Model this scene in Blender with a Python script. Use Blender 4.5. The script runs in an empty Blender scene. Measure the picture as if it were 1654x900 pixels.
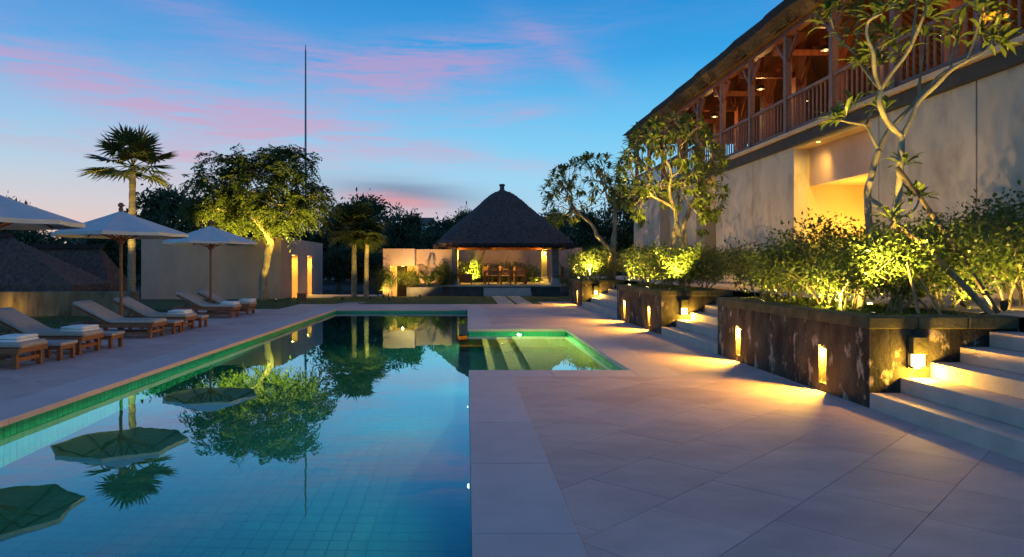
import bpy, math, random
import numpy as np
from mathutils import Vector, Matrix

R = math.radians
rng = random.Random(7)
nrng = np.random.default_rng(11)
sc = bpy.context.scene
COL = sc.collection

# ------------------------------------------------------------------ camera
cam_d = bpy.data.cameras.new('camera')
cam_d.lens = 24.6
cam_d.sensor_width = 36.0
cam_d.shift_x = 0.0444
cam_d.shift_y = -0.0127
cam_d.clip_end = 3000
cam_d.clip_start = 0.05
cam = bpy.data.objects.new('camera', cam_d)
COL.objects.link(cam)
cam.location = (0, 0, 1.5)
cam.rotation_euler = (R(90), 0, 0)
sc.camera = cam

# ------------------------------------------------------------------ colour management / sampling
sc.view_settings.view_transform = 'Standard'
sc.view_settings.look = 'None'
sc.view_settings.gamma = 1
sc.view_settings.exposure = 0.0
sc.view_settings.use_curve_mapping = False
try:
    sc.cycles.use_denoising = True
    sc.cycles.max_bounces = 8
    sc.cycles.diffuse_bounces = 3
    sc.cycles.glossy_bounces = 4
    sc.cycles.transmission_bounces = 6
    sc.cycles.transparent_max_bounces = 8
    sc.cycles.sample_clamp_indirect = 4.0
    sc.cycles.caustics_refractive = True
    sc.cycles.blur_glossy = 0.5
except Exception:
    pass

# ------------------------------------------------------------------ dusk sky
class NT:
    """tiny node-graph helper"""
    def __init__(self, tree):
        self.t = tree
        self.n = tree.nodes
        self.l = tree.links
    def node(self, typ, **kw):
        n = self.n.new(typ)
        for k, v in kw.items():
            setattr(n, k, v)
        return n
    def put(self, sock, v):
        if v is None:
            return
        if isinstance(v, bpy.types.NodeSocket):
            self.l.new(v, sock)
        else:
            if isinstance(v, tuple) and len(v) == 3 and sock.type == 'RGBA':
                v = (*v, 1)
            sock.default_value = v
    def m(self, op, a, b=None, c=None, clamp=False):
        n = self.node('ShaderNodeMath', operation=op)
        n.use_clamp = clamp
        for i, v in enumerate((a, b, c)):
            self.put(n.inputs[i], v)
        return n.outputs[0]
    def mix(self, f, a, b, mode='MIX'):
        n = self.node('ShaderNodeMix', data_type='RGBA', blend_type=mode)
        self.put(n.inputs[0], f)
        self.put(n.inputs[6], a)
        self.put(n.inputs[7], b)
        return n.outputs[2]
    def ramp(self, f, stops, interp='LINEAR'):
        n = self.node('ShaderNodeValToRGB')
        n.color_ramp.interpolation = interp
        e = n.color_ramp.elements
        while len(e) < len(stops):
            e.new(0.5)
        for el, (p, c) in zip(e, stops):
            el.position = p
            el.color = (*c, 1) if isinstance(c, tuple) else (c, c, c, 1)
        self.put(n.inputs[0], f)
        return n.outputs[0]
    def noise(self, vec, scale, detail=4, rough=0.55, dist=0.0):
        n = self.node('ShaderNodeTexNoise')
        self.put(n.inputs['Vector'], vec)
        n.inputs['Scale'].default_value = scale
        n.inputs['Detail'].default_value = detail
        n.inputs['Roughness'].default_value = rough
        n.inputs['Distortion'].default_value = dist
        return n.outputs[0]
    def mapping(self, vec, loc=(0, 0, 0), rot=(0, 0, 0), scale=(1, 1, 1)):
        n = self.node('ShaderNodeMapping')
        self.put(n.inputs[0], vec)
        n.inputs[1].default_value = loc
        n.inputs[2].default_value = rot
        n.inputs[3].default_value = scale
        return n.outputs[0]
    def comb(self, x, y, z):
        n = self.node('ShaderNodeCombineXYZ')
        for i, v in enumerate((x, y, z)):
            self.put(n.inputs[i], v)
        return n.outputs[0]

def build_world():
    w = bpy.data.worlds.new('World')
    sc.world = w
    w.use_nodes = True
    g = NT(w.node_tree)
    for n in list(g.n):
        g.n.remove(n)
    tc = g.node('ShaderNodeTexCoord')
    sep = g.node('ShaderNodeSeparateXYZ')
    g.l.new(tc.outputs['Generated'], sep.inputs[0])
    x, y, z = sep.outputs
    az = g.m('ARCTAN2', x, y)                      # radians, 0 = straight ahead, + to the right
    el = g.m('ARCSINE', g.m('MAXIMUM', g.m('MINIMUM', z, 0.9999), -0.9999))
    t = g.m('MULTIPLY', el, 1 / R(90), clamp=True)
    base = g.ramp(t, [(0.0, (0.52, 0.70, 0.80)), (0.045, (0.40, 0.72, 0.90)), (0.085, (0.25, 0.68, 0.94)), (0.13, (0.13, 0.56, 0.92)),
                      (0.18, (0.032, 0.37, 0.80)), (0.25, (0.008, 0.24, 0.66)), (0.40, (0.05, 0.19, 0.50)), (1.0, (0.11, 0.18, 0.43))])
    # the glow where the sun went down, low on the left
    da = g.m('SUBTRACT', az, R(-31))
    ga = g.m('EXPONENT', g.m('MULTIPLY', g.m('MULTIPLY', da, da), -1 / (2 * R(15) ** 2)))
    ge = g.m('EXPONENT', g.m('MULTIPLY', g.m('MAXIMUM', el, 0.0), -1 / R(3.6)))
    glow = g.m('MULTIPLY', ga, ge)
    col = g.mix(g.m('MULTIPLY', glow, 1.35, clamp=True), base, (1.0, 0.55, 0.27))
    ga2 = g.m('EXPONENT', g.m('MULTIPLY', g.m('MULTIPLY', da, da), -1 / (2 * R(24) ** 2)))
    ge2 = g.m('EXPONENT', g.m('MULTIPLY', g.m('MAXIMUM', el, 0.0), -1 / R(7)))
    col = g.mix(g.m('MULTIPLY', g.m('MULTIPLY', ga2, ge2), 0.75, clamp=True), col, (0.80, 0.58, 0.62))
    # a darker corner of sky, high on the left
    # thin pink streaks of cloud
    v = g.comb(az, g.m('MULTIPLY', el, 3.2), 0.0)
    n1 = g.noise(g.mapping(v, rot=(0, 0, R(24)), scale=(1.5, 3.0, 1)), 2.6, 6, 0.58, 0.6)
    n2 = g.noise(g.mapping(v, loc=(3, 1, 0), rot=(0, 0, R(18)), scale=(1.0, 3.4, 1)), 5.5, 5, 0.6, 0.8)
    streaks = []
    # (azimuth, elevation, half length, half height, tilt, weight)   in degrees
    for a0, e0, sl, sh, tilt, wt in ((-29, 13.0, 10, 1.3, 12, 1.1), (-18.0, 11.0, 7, 1.5, 10, 1.15), (-12.5, 11.2, 5, 1.0, -4, .7), (-3.0, 16.2, 5.8, 1.3, -3, 1.35),
                                     (3, 17.6, 7, 1.2, -10, .3), (-13, 16.5, 11, 0.9, 14, .5), (-4, 9.3, 5, .8, 6, .5),
                                     (4.0, 12.2, 4, .45, -5, .7), (2.5, 8.5, 6, .5, 8, .4), (-29, 8.8, 9, .8, 5, .7), (-22.0, 7.6, 3, 1.0, -12, .7),
                                     (-33, 20.5, 7, .6, 6, .5), (8.0, 16.5, 3.5, .7, 35, .5), (-12, 14.5, 9, 1.3, 5, .6),
                                     (-60, 22, 16, 2.5, 10, .5), (48, 26, 18, 3, -8, .4), (-10, 42, 26, 5, 6, .35), (150, 20, 30, 5, 4, .4)):
        dx = g.m('SUBTRACT', az, R(a0))
        dy = g.m('SUBTRACT', el, R(e0))
        ct, st = math.cos(R(-tilt)), math.sin(R(-tilt))
        xx = g.m('ADD', g.m('MULTIPLY', dx, ct), g.m('MULTIPLY', dy, st))
        yy = g.m('ADD', g.m('MULTIPLY', dx, -st), g.m('MULTIPLY', dy, ct))
        q = g.m('ADD', g.m('MULTIPLY', g.m('MULTIPLY', xx, xx), -1 / (2 * R(sl) ** 2)), g.m('MULTIPLY', g.m('MULTIPLY', yy, yy), -1 / (2 * R(sh) ** 2)))
        streaks.append(g.m('MULTIPLY', g.m('EXPONENT', q), wt))
    s = streaks[0]
    for k in streaks[1:]:
        s = g.m('ADD', s, k)
    tex = g.m('ADD', g.m('MULTIPLY', n1, 0.7), g.m('MULTIPLY', n2, 0.8))          # about .75 mean
    n3 = g.noise(g.mapping(v, loc=(1, 7, 0), rot=(0, 0, R(20)), scale=(1.0, 2.6, 1)), 15, 6, 0.62, 1.2)
    tex = g.m('ADD', tex, g.m('MULTIPLY', g.m('SUBTRACT', n3, 0.5), 0.55))
    tex = g.m('MULTIPLY', g.m('SUBTRACT', tex, 0.52), 2.7, clamp=True)
    veil = g.m('MULTIPLY', g.m('SUBTRACT', n1, 0.50), g.m('ADD', 0.30, g.m('MULTIPLY', g.m('MAXIMUM', g.m('SUBTRACT', el, R(24)), 0.0), 3.2)), clamp=True)
    cl = g.m('ADD', g.m('MULTIPLY', g.m('MULTIPLY', s, tex), 0.85), g.m('MULTIPLY', veil, 0.6), clamp=True)
    low = g.m('MULTIPLY', el, 1 / R(16), clamp=True)
    pink = g.ramp(low, [(0.0, (0.95, 0.46, 0.40)), (0.5, (0.74, 0.36, 0.50)), (1.0, (0.56, 0.33, 0.58))])
    col = g.mix(g.m('MULTIPLY', cl, 0.66), col, pink)
    # two darker mauve bars just above the trees, right of centre
    for a0, e0, sl, sh, wt, c in ((-5.0, 5.9, 4.6, .75, .85, (0.20, 0.27, 0.42)), (-5.8, 5.2, 3.0, .4, .9, (0.72, 0.32, 0.36)), (-3.5, 4.1, 3.5, .5, .55, (.75, .45, .5))):
        dx = g.m('SUBTRACT', az, R(a0))
        dy = g.m('ADD', g.m('SUBTRACT', el, R(e0)), g.m('MULTIPLY', dx, 0.08))
        dy = g.m('ADD', dy, g.m('MULTIPLY', g.m('SUBTRACT', n2, 0.5), 0.02))
        q = g.m('ADD', g.m('MULTIPLY', g.m('MULTIPLY', dx, dx), -1 / (2 * R(sl) ** 2)), g.m('MULTIPLY', g.m('MULTIPLY', dy, dy), -1 / (2 * R(sh) ** 2)))
        col = g.mix(g.m('MULTIPLY', g.m('EXPONENT', q), wt), col, c)
    below = g.m('MULTIPLY', el, -1 / R(3), clamp=True)
    col = g.mix(below, col, (0.02, 0.03, 0.04))
    bg = g.node('ShaderNodeBackground')
    g.put(bg.inputs[0], col)
    bg.inputs[1].default_value = 1.0
    out = g.node('ShaderNodeOutputWorld')
    g.l.new(bg.outputs[0], out.inputs[0])
build_world()

# ------------------------------------------------------------------ materials
def M_(name, c1, c2=None, scale=6.0, rough=0.7, bump=0.0, bscale=None, stretch=(1, 1, 1), metal=0.0, spec=0.4, contrast=(0.3, 0.7),
       vary=0.0, coords='world', detail=5, c3=None, c3scale=1.2, c3range=(0.5, 0.7), sheen=0.0):
    m = bpy.data.materials.new(name)
    m.use_nodes = True
    g = NT(m.node_tree)
    p = g.n['Principled BSDF']
    if coords == 'world':
        vec = g.node('ShaderNodeNewGeometry').outputs['Position']
    else:
        vec = g.node('ShaderNodeTexCoord').outputs['Object']
    sv = g.mapping(vec, scale=stretch)
    f = g.noise(sv, scale, detail)
    if c2 is None:
        c2 = tuple(min(1, c * 0.75) for c in c1)
    col = g.ramp(f, [(contrast[0], c1), (contrast[1], c2)])
    if c3 is not None:
        f3 = g.noise(g.mapping(vec, loc=(5.2, 1.3, 2.1), scale=stretch), c3scale, 6, 0.62)
        col = g.mix(g.ramp(f3, [(c3range[0], 0.0), (c3range[1], 1.0)]), col, c3)
    if vary:
        oi = g.node('ShaderNodeObjectInfo').outputs['Random']
        k = g.m('ADD', g.m('MULTIPLY', oi, 2 * vary), 1 - vary)
        hs = g.node('ShaderNodeHueSaturation')
        g.put(hs.inputs['Value'], k)
        g.put(hs.inputs['Color'], col)
        col = hs.outputs[0]
    g.put(p.inputs['Base Color'], col)
    p.inputs['Roughness'].default_value = rough
    p.inputs['Metallic'].default_value = metal
    p.inputs['Specular IOR Level'].default_value = spec
    if sheen:
        p.inputs['Sheen Weight'].default_value = sheen
    if bump:
        b = g.node('ShaderNodeBump')
        b.inputs['Strength'].default_value = bump
        b.inputs['Distance'].default_value = 0.02
        g.put(b.inputs['Height'], g.noise(sv, bscale or scale * 3, 6, 0.6))
        g.l.new(b.outputs[0], p.inputs['Normal'])
    return m

def leaf_mat(name, dark, light, trans=0.35, rough=0.45):
    m = bpy.data.materials.new(name)
    m.use_nodes = True
    g = NT(m.node_tree)
    p = g.n['Principled BSDF']
    out = g.n['Material Output']
    vec = g.node('ShaderNodeNewGeometry').outputs['Position']
    f = g.noise(vec, 5.5, 3)
    ri = g.node('ShaderNodeNewGeometry').outputs['Random Per Island']
    f = g.m('ADD', g.m('MULTIPLY', f, 0.6), g.m('MULTIPLY', ri, 0.45))
    col = g.ramp(f, [(0.25, dark), (0.8, light)])
    g.put(p.inputs['Base Color'], col)
    p.inputs['Roughness'].default_value = rough
    p.inputs['Specular IOR Level'].default_value = 0.35
    tr = g.node('ShaderNodeBsdfTranslucent')
    g.put(tr.inputs[0], col)
    mx = g.node('ShaderNodeMixShader')
    mx.inputs[0].default_value = trans
    g.l.new(p.outputs[0], mx.inputs[1])
    g.l.new(tr.outputs[0], mx.inputs[2])
    g.l.new(mx.outputs[0], out.inputs[0])
    return m

def emit_mat(name, c, s):
    m = bpy.data.materials.new(name)
    m.use_nodes = True
    p = m.node_tree.nodes['Principled BSDF']
    p.inputs['Base Color'].default_value = (*c, 1)
    p.inputs['Emission Color'].default_value = (*c, 1)
    p.inputs['Emission Strength'].default_value = s
    return m

WARM = (1.0, 0.55, 0.055)
WARM2 = (1.0, 0.685, 0.11)
MT = {}
MT['paver'] = M_('paving sandstone', (0.62, 0.405, 0.34), (0.49, 0.325, 0.275), 2.2, 0.72, 0.3, 30, vary=0.10, c3=(0.44, 0.285, 0.24), c3scale=0.9, c3range=(0.45, 0.75), stretch=(1, 1.6, 1))
MT['coping'] = M_('pool coping stone', (0.58, 0.42, 0.37), (0.51, 0.365, 0.325), 3.0, 0.65, 0.15, 40, vary=0.04)
MT['joint'] = M_('paving joint', (0.52, 0.35, 0.30), (0.44, 0.30, 0.255), 20, 0.9)
MT['step'] = M_('step stone', (0.54, 0.42, 0.35), (0.43, 0.335, 0.28), 3.0, 0.72, 0.22, 36, c3=(0.35, 0.27, 0.23), c3scale=1.6, c3range=(0.5, 0.8))
MT['planter'] = M_('weathered black stone', (0.009, 0.008, 0.006), (0.066, 0.056, 0.036), 3.4, 0.9, 0.8, 26, stretch=(1.0, 1.0, 0.6), contrast=(0.40, 0.63),
                   c3=(0.33, 0.26, 0.17), c3scale=4.6, c3range=(0.575, 0.64), detail=9)
MT['cap'] = M_('mossy cap stone', (0.036, 0.042, 0.012), (0.10, 0.085, 0.040), 5.0, 0.9, 0.5, 24, c3=(0.16, 0.12, 0.075), c3scale=2.2, c3range=(0.6, 0.72), vary=.15)
MT['soil'] = M_('soil', (0.035, 0.025, 0.015), (0.02, 0.015, 0.01), 14, 0.95, 0.8, 30)
MT['render'] = M_('beige wall render', (0.60, 0.40, 0.295), (0.50, 0.33, 0.24), 1.3, 0.85, 0.12, 40, c3=(0.44, 0.29, 0.215), c3scale=0.7, c3range=(0.5, 0.8), stretch=(1, 1, .6))
MT['villa'] = M_('villa wall render', (0.53, 0.44, 0.34), (0.42, 0.345, 0.265), 1.1, 0.85, 0.15, 38, c3=(0.30, 0.24, 0.18), c3scale=1.7, c3range=(0.50, 0.74), stretch=(1, 1, .6))
MT['ochre'] = M_('ochre inner wall', (0.58, 0.43, 0.22), (0.52, 0.38, 0.19), 1.1, 0.8)
MT['groove'] = M_('wall joint', (0.05, 0.042, 0.035), (0.03, 0.026, 0.02), 5, 0.9)
MT['fascia'] = M_('dark fascia', (0.060, 0.052, 0.045), (0.035, 0.03, 0.027), 3, 0.8, 0.2)
MT['wood'] = M_('red brown timber', (0.25, 0.075, 0.028), (0.13, 0.037, 0.015), 2.0, 0.5, 0.15, 20, stretch=(6, 6, 0.5), vary=0.12)
MT['railwood'] = M_('weathered rail timber', (0.24, 0.12, 0.085), (0.15, 0.07, 0.05), 3.0, 0.55, 0.1, 20, stretch=(6, 1, 6), vary=0.1)
MT['ledge'] = M_('ledge timber', (0.66, 0.43, 0.24), (0.52, 0.33, 0.18), 3.0, 0.6, 0.1, 20, stretch=(4, .6, 4))
MT['teak'] = M_('teak', (0.25, 0.092, 0.038), (0.15, 0.053, 0.022), 4.0, 0.5, 0.1, 30, stretch=(1, 5, 5), coords='obj', vary=0.1)
MT['chairwood'] = M_('orange teak', (0.34, 0.15, 0.06), (0.24, 0.10, 0.04), 5.0, 0.5, coords='obj')
MT['thatch'] = M_('grey thatch', (0.115, 0.085, 0.075), (0.040, 0.030, 0.028), 9.0, 0.95, 0.9, 28, stretch=(1, 1, 0.7), contrast=(.35, .68), c3=(0.11, 0.07, 0.055), c3scale=1.0, c3range=(0.52, 0.75))
MT['thatchdark'] = M_('dark thatch', (0.042, 0.034, 0.032), (0.018, 0.015, 0.014), 9.0, 0.95, 0.9, 30, stretch=(1, 1, .6))
MT['thatchcut'] = M_('cut thatch edge', (0.24, 0.155, 0.075), (0.11, 0.07, 0.035), 22.0, 0.95, 0.9, 60, stretch=(1, 0.15, 2.0))
MT['thatchin'] = M_('thatch underside', (0.30, 0.165, 0.065), (0.13, 0.065, 0.025), 14.0, 0.9, 0.7, 40, stretch=(.5, 2.5, .5))
MT['rafter'] = M_('rafter pole', (0.30, 0.155, 0.06), (0.2, 0.10, 0.04), 8.0, 0.7)
MT['darkstone'] = M_('dark plinth stone', (0.10, 0.095, 0.09), (0.05, 0.048, 0.045), 3, 0.85, 0.4, 16)
MT['greystone'] = M_('grey stone', (0.22, 0.205, 0.19), (0.14, 0.13, 0.12), 4, 0.85, 0.3, 20)
MT['palestone'] = M_('pale stone slab', (0.42, 0.38, 0.34), (0.33, 0.30, 0.27), 3, 0.8, 0.2, 25)
MT['oldwall'] = M_('stained old wall', (0.24, 0.185, 0.11), (0.10, 0.078, 0.045), 2.2, 0.9, 0.4, 16, stretch=(1.2, 1.2, .4), c3=(0.05, 0.043, 0.03), c3scale=1.6, c3range=(.5, .68))
MT['lawn'] = M_('lawn', (0.060, 0.098, 0.026), (0.036, 0.066, 0.017), 3.0, 0.95, 0.8, 60, c3=(0.06, 0.07, 0.026), c3scale=.5)
MT['grass'] = leaf_mat('grass blade', (0.04, 0.075, 0.018), (0.08, 0.125, 0.035), 0.3, 0.6)
MT['ground'] = M_('dark ground', (0.022, 0.026, 0.014), (0.012, 0.015, 0.009), .5, 0.95, 0.4, 4)
MT['canvas'] = M_('parasol canvas', (0.56, 0.53, 0.50), (0.50, 0.475, 0.45), 3, 0.85, 0.05, 60, coords='obj')
MT['cushion'] = M_('taupe cushion', (0.40, 0.35, 0.31), (0.34, 0.295, 0.26), 8, 0.9, 0.12, 120, coords='obj', vary=0.06)
MT['towel'] = M_('white towel', (0.82, 0.81, 0.79), (0.76, 0.75, 0.73), 20, 0.95, 0.4, 160, coords='obj', sheen=.3)
MT['metal'] = M_('dark bronze metal', (0.07, 0.055, 0.04), (0.05, 0.04, 0.03), 10, 0.45, metal=0.7)
MT['mast'] = M_('grey steel', (0.20, 0.20, 0.22), (0.15, 0.15, 0.16), 2, 0.4, metal=0.5)
MT['blackmetal'] = M_('matt black metal', (0.02, 0.02, 0.02), (0.015, 0.015, 0.015), 10, 0.6)
MT['bark'] = M_('grey brown bark', (0.24, 0.19, 0.13), (0.12, 0.092, 0.06), 9, 0.9, 0.6, 30, stretch=(1, 1, .35))
MT['frangibark'] = M_('pale frangipani bark', (0.36, 0.295, 0.20), (0.19, 0.145, 0.095), 7, 0.85, 0.5, 34, stretch=(1, 1, .5), c3=(0.10, 0.075, 0.05), c3scale=4, c3range=(.52, .7))
MT['palmbark'] = M_('ringed palm bark', (0.34, 0.28, 0.19), (0.15, 0.115, 0.075), 9, 0.9, 0.8, 20, stretch=(.5, .5, 3.0))
MT['darkpole'] = M_('dark weathered pole', (0.10, 0.065, 0.038), (0.055, 0.036, 0.022), 8, 0.7, stretch=(1, 1, .3))
MT['pole'] = M_('bamboo prop', (0.28, 0.17, 0.085), (0.17, 0.10, 0.05), 8, 0.6, stretch=(1, 1, .3))
MT['leaf_tree'] = leaf_mat('tree leaf', (0.04, 0.07, 0.014), (0.12, 0.155, 0.034), .5)
MT['leaf_dark'] = leaf_mat('dark tree leaf', (0.026, 0.055, 0.022), (0.07, 0.115, 0.045), .3)
MT['leaf_frangi'] = leaf_mat('frangipani leaf', (0.065, 0.10, 0.018), (0.17, 0.20, 0.045), .4, 0.35)
MT['leaf_shrub'] = leaf_mat('shrub leaf', (0.045, 0.082, 0.016), (0.14, 0.175, 0.04), .45, 0.4)
MT['leaf_palm'] = leaf_mat('palm leaf', (0.035, 0.058, 0.018), (0.10, 0.115, 0.032), .3)
MT['leaf_fern'] = leaf_mat('bright frond', (0.06, 0.11, 0.015), (0.15, 0.20, 0.03), .45)
MT['flower'] = M_('yellow orange petals', (0.75, 0.42, 0.06), (0.65, 0.33, 0.05), 8, 0.6)
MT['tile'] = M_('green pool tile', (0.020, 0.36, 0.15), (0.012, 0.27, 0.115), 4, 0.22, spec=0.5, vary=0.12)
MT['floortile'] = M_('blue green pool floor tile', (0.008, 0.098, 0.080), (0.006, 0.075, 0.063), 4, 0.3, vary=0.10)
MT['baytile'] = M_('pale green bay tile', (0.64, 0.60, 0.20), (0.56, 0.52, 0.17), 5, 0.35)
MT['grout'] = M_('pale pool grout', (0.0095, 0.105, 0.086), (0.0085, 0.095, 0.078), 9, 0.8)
MT['whitehouse'] = M_('white house wall', (0.85, 0.80, 0.76), (0.8, 0.75, 0.7), 1, 0.8)
MT['houseroof'] = M_('brown house roof', (0.16, 0.10, 0.08), (0.11, 0.07, 0.055), 2, 0.9)
MT['lens'] = emit_mat('lit lamp lens', (1.0, 0.78, 0.30), 6.0)
MT['lens_soft'] = emit_mat('lit diffuser', (1.0, 0.66, 0.20), 2.2)
MT['lens_pool'] = emit_mat('pool lamp lens', (1.0, 0.98, 0.80), 3.0)
MT['dark'] = M_('dark doorway', (0.012, 0.011, 0.012), (0.008, 0.008, 0.008), 3, 0.8)
MT['pot'] = M_('dark clay pot', (0.05, 0.035, 0.025), (0.03, 0.022, 0.016), 7, 0.7)

def water_mat():
    m = bpy.data.materials.new('pool water')
    m.use_nodes = True
    g = NT(m.node_tree)
    for n in list(g.n):
        g.n.remove(n)
    rf = g.node('ShaderNodeBsdfRefraction')
    rf.inputs['Color'].default_value = (0.80, 0.97, 0.95, 1)
    rf.inputs['Roughness'].default_value = 0.0
    rf.inputs['IOR'].default_value = 1.333
    gy = g.node('ShaderNodeBsdfGlossy')
    gy.inputs['Color'].default_value = (0.50, 0.88, 1.0, 1)
    gy.inputs['Roughness'].default_value = 0.0
    fr = g.node('ShaderNodeFresnel')
    fr.inputs['IOR'].default_value = 1.333
    back = g.node('ShaderNodeNewGeometry').outputs['Backfacing']
    fac = g.m('MINIMUM', g.m('MULTIPLY', fr.outputs[0], g.m('SUBTRACT', 1.95, g.m('MULTIPLY', back, .95))), g.m('ADD', .77, g.m('MULTIPLY', back, .23)))
    gl = g.node('ShaderNodeMixShader')
    g.l.new(fac, gl.inputs[0])
    g.l.new(rf.outputs[0], gl.inputs[1])
    g.l.new(gy.outputs[0], gl.inputs[2])
    pos = g.node('ShaderNodeNewGeometry').outputs['Position']
    b = g.node('ShaderNodeBump')
    b.inputs['Strength'].default_value = 0.13
    b.inputs['Distance'].default_value = 0.01
    g.put(b.inputs['Height'], g.noise(g.mapping(pos, scale=(1, .5, 1)), 2.6, 2, 0.4))
    for q in (rf, gy, fr):
        g.l.new(b.outputs[0], q.inputs['Normal'])
    out = g.node('ShaderNodeOutputMaterial')
    g.l.new(gl.outputs[0], out.inputs[0])
    return m
MT['water'] = water_mat()

# ------------------------------------------------------------------ mesh helpers
class MB:
    def __init__(self):
        self.v = []
        self.f = []
        self.mi = []
        self.cur = 0
    def add(self, vs, fs):
        o = len(self.v)
        self.v.extend([tuple(p) for p in vs])
        self.f.extend([tuple(i + o for i in f) for f in fs])
        self.mi.extend([self.cur] * len(fs))
        return self
    def box(self, x0, x1, y0, y1, z0, z1):
        vs = [(x0, y0, z0), (x1, y0, z0), (x1, y1, z0), (x0, y1, z0), (x0, y0, z1), (x1, y0, z1), (x1, y1, z1), (x0, y1, z1)]
        fs = [(0, 3, 2, 1), (4, 5, 6, 7), (0, 1, 5, 4), (1, 2, 6, 5), (2, 3, 7, 6), (3, 0, 4, 7)]
        return self.add(vs, fs)
    def bar(self, a, b, w, h, up=(0, 0, 1)):
        a, b = Vector(a), Vector(b)
        d = (b - a).normalized()
        s = d.cross(Vector(up))
        if s.length < 1e-4:
            s = d.cross(Vector((1, 0, 0)))
        s.normalize()
        u = s.cross(d)
        vs = []
        for p in (a, b):
            for i, j in ((-1, -1), (1, -1), (1, 1), (-1, 1)):
                vs.append(p + s * (i * w / 2) + u * (j * h / 2))
        return self.add(vs, [(0, 1, 2, 3), (7, 6, 5, 4), (0, 4, 5, 1), (1, 5, 6, 2), (2, 6, 7, 3), (3, 7, 4, 0)])
    def tube(self, pts, rad, n=6, cap=True):
        pts = [Vector(p) for p in pts]
        k = len(pts)
        if not hasattr(rad, '__len__'):
            rad = [rad] * k
        vs = []
        ref = None
        for i, p in enumerate(pts):
            d = (pts[min(i + 1, k - 1)] - pts[max(i - 1, 0)])
            if d.length < 1e-6:
                d = Vector((0, 0, 1))
            d.normalize()
            if ref is None:
                ref = d.orthogonal().normalized()
            ref = (ref - d * ref.dot(d))
            if ref.length < 1e-5:
                ref = d.orthogonal()
            ref.normalize()
            bt = d.cross(ref)
            for j in range(n):
                a = 2 * math.pi * j / n
                vs.append(p + (ref * math.cos(a) + bt * math.sin(a)) * rad[i])
        fs = []
        for i in range(k - 1):
            for j in range(n):
                a, b = i * n + j, i * n + (j + 1) % n
                fs.append((a, b, b + n, a + n))
        if cap:
            fs.append(tuple(reversed(range(n))))
            fs.append(tuple(range((k - 1) * n, k * n)))
        return self.add(vs, fs)
    def lathe(self, prof, n=16, c=(0, 0)):
        vs = []
        for r, z in prof:
            for j in range(n):
                a = 2 * math.pi * j / n
                vs.append((c[0] + r * math.cos(a), c[1] + r * math.sin(a), z))
        fs = []
        k = len(prof)
        for i in range(k - 1):
            for j in range(n):
                a, b = i * n + j, i * n + (j + 1) % n
                fs.append((a, b, b + n, a + n))
        fs.append(tuple(reversed(range(n))))
        fs.append(tuple(range((k - 1) * n, k * n)))
        return self.add(vs, fs)
    def poly(self, pts, z0, z1):
        """vertical prism over a convex polygon"""
        n = len(pts)
        vs = [(p[0], p[1], z0) for p in pts] + [(p[0], p[1], z1) for p in pts]
        fs = [tuple(range(n, 2 * n))] + [(i, (i + 1) % n, (i + 1) % n + n, i + n) for i in range(n)]
        return self.add(vs, fs)
    def extrude_y(self, prof, y0, y1, cap=True):
        """profile of (x, z) points extruded along y (closed)"""
        n = len(prof)
        vs = [(p[0], y0, p[1]) for p in prof] + [(p[0], y1, p[1]) for p in prof]
        fs = [(i, (i + 1) % n, (i + 1) % n + n, i + n) for i in range(n)]
        if cap:
            fs += [tuple(reversed(range(n))), tuple(range(n, 2 * n))]
        return self.add(vs, fs)
    def mesh(self, name, mats):
        me = bpy.data.meshes.new(name)
        me.from_pydata(self.v, [], self.f)
        if not isinstance(mats, (list, tuple)):
            mats = [mats]
        for m in mats:
            me.materials.append(m)
        if len(mats) > 1:
            me.polygons.foreach_set('material_index', self.mi)
        me.update()
        return me
    def obj(self, name, mats, parent=None, bevel=0.0, smooth=False, loc=None):
        me = self.mesh(name, mats)
        return link(name, me, parent, bevel, smooth, loc)

def link(name, me, parent=None, bevel=0.0, smooth=False, loc=None):
    o = bpy.data.objects.new(name, me)
    COL.objects.link(o)
    if parent is not None:
        o.parent = parent
    if loc is not None:
        o.location = loc
    if smooth and me is not None:
        me.polygons.foreach_set('use_smooth', [True] * len(me.polygons))
    if bevel:
        b = o.modifiers.new('bevel', 'BEVEL')
        b.width = bevel
        b.segments = 2
        b.limit_method = 'ANGLE'
    return o

def thing(name, label, cat, loc=(0, 0, 0), rz=0.0, group=None):
    o = bpy.data.objects.new(name, None)
    o.empty_display_size = 0.1
    COL.objects.link(o)
    o.location = loc
    o.rotation_euler = (0, 0, rz)
    o['label'] = label
    o['category'] = cat
    if group:
        o['group'] = group
    return o

def tag(o, label, cat, group=None):
    o['label'] = label
    o['category'] = cat
    if group:
        o['group'] = group
    return o

def struct(o, kind='structure'):
    o['kind'] = kind
    return o

KIDS = {}
def kids(o):
    return [c for c in bpy.data.objects if c.parent == o]

def dup(root, loc, rz=None, scale=None, label=None, group=None):
    r = root.copy()
    COL.objects.link(r)
    r.location = loc
    if rz is not None:
        r.rotation_euler = (0, 0, rz)
    if scale is not None:
        r.scale = scale if hasattr(scale, '__len__') else (scale,) * 3
    if label:
        r['label'] = label
    if group:
        r['group'] = group
    for ch in kids(root):
        c = ch.copy()
        COL.objects.link(c)
        c.parent = r
        for gch in kids(ch):
            d = gch.copy()
            COL.objects.link(d)
            d.parent = c
    return r

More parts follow.
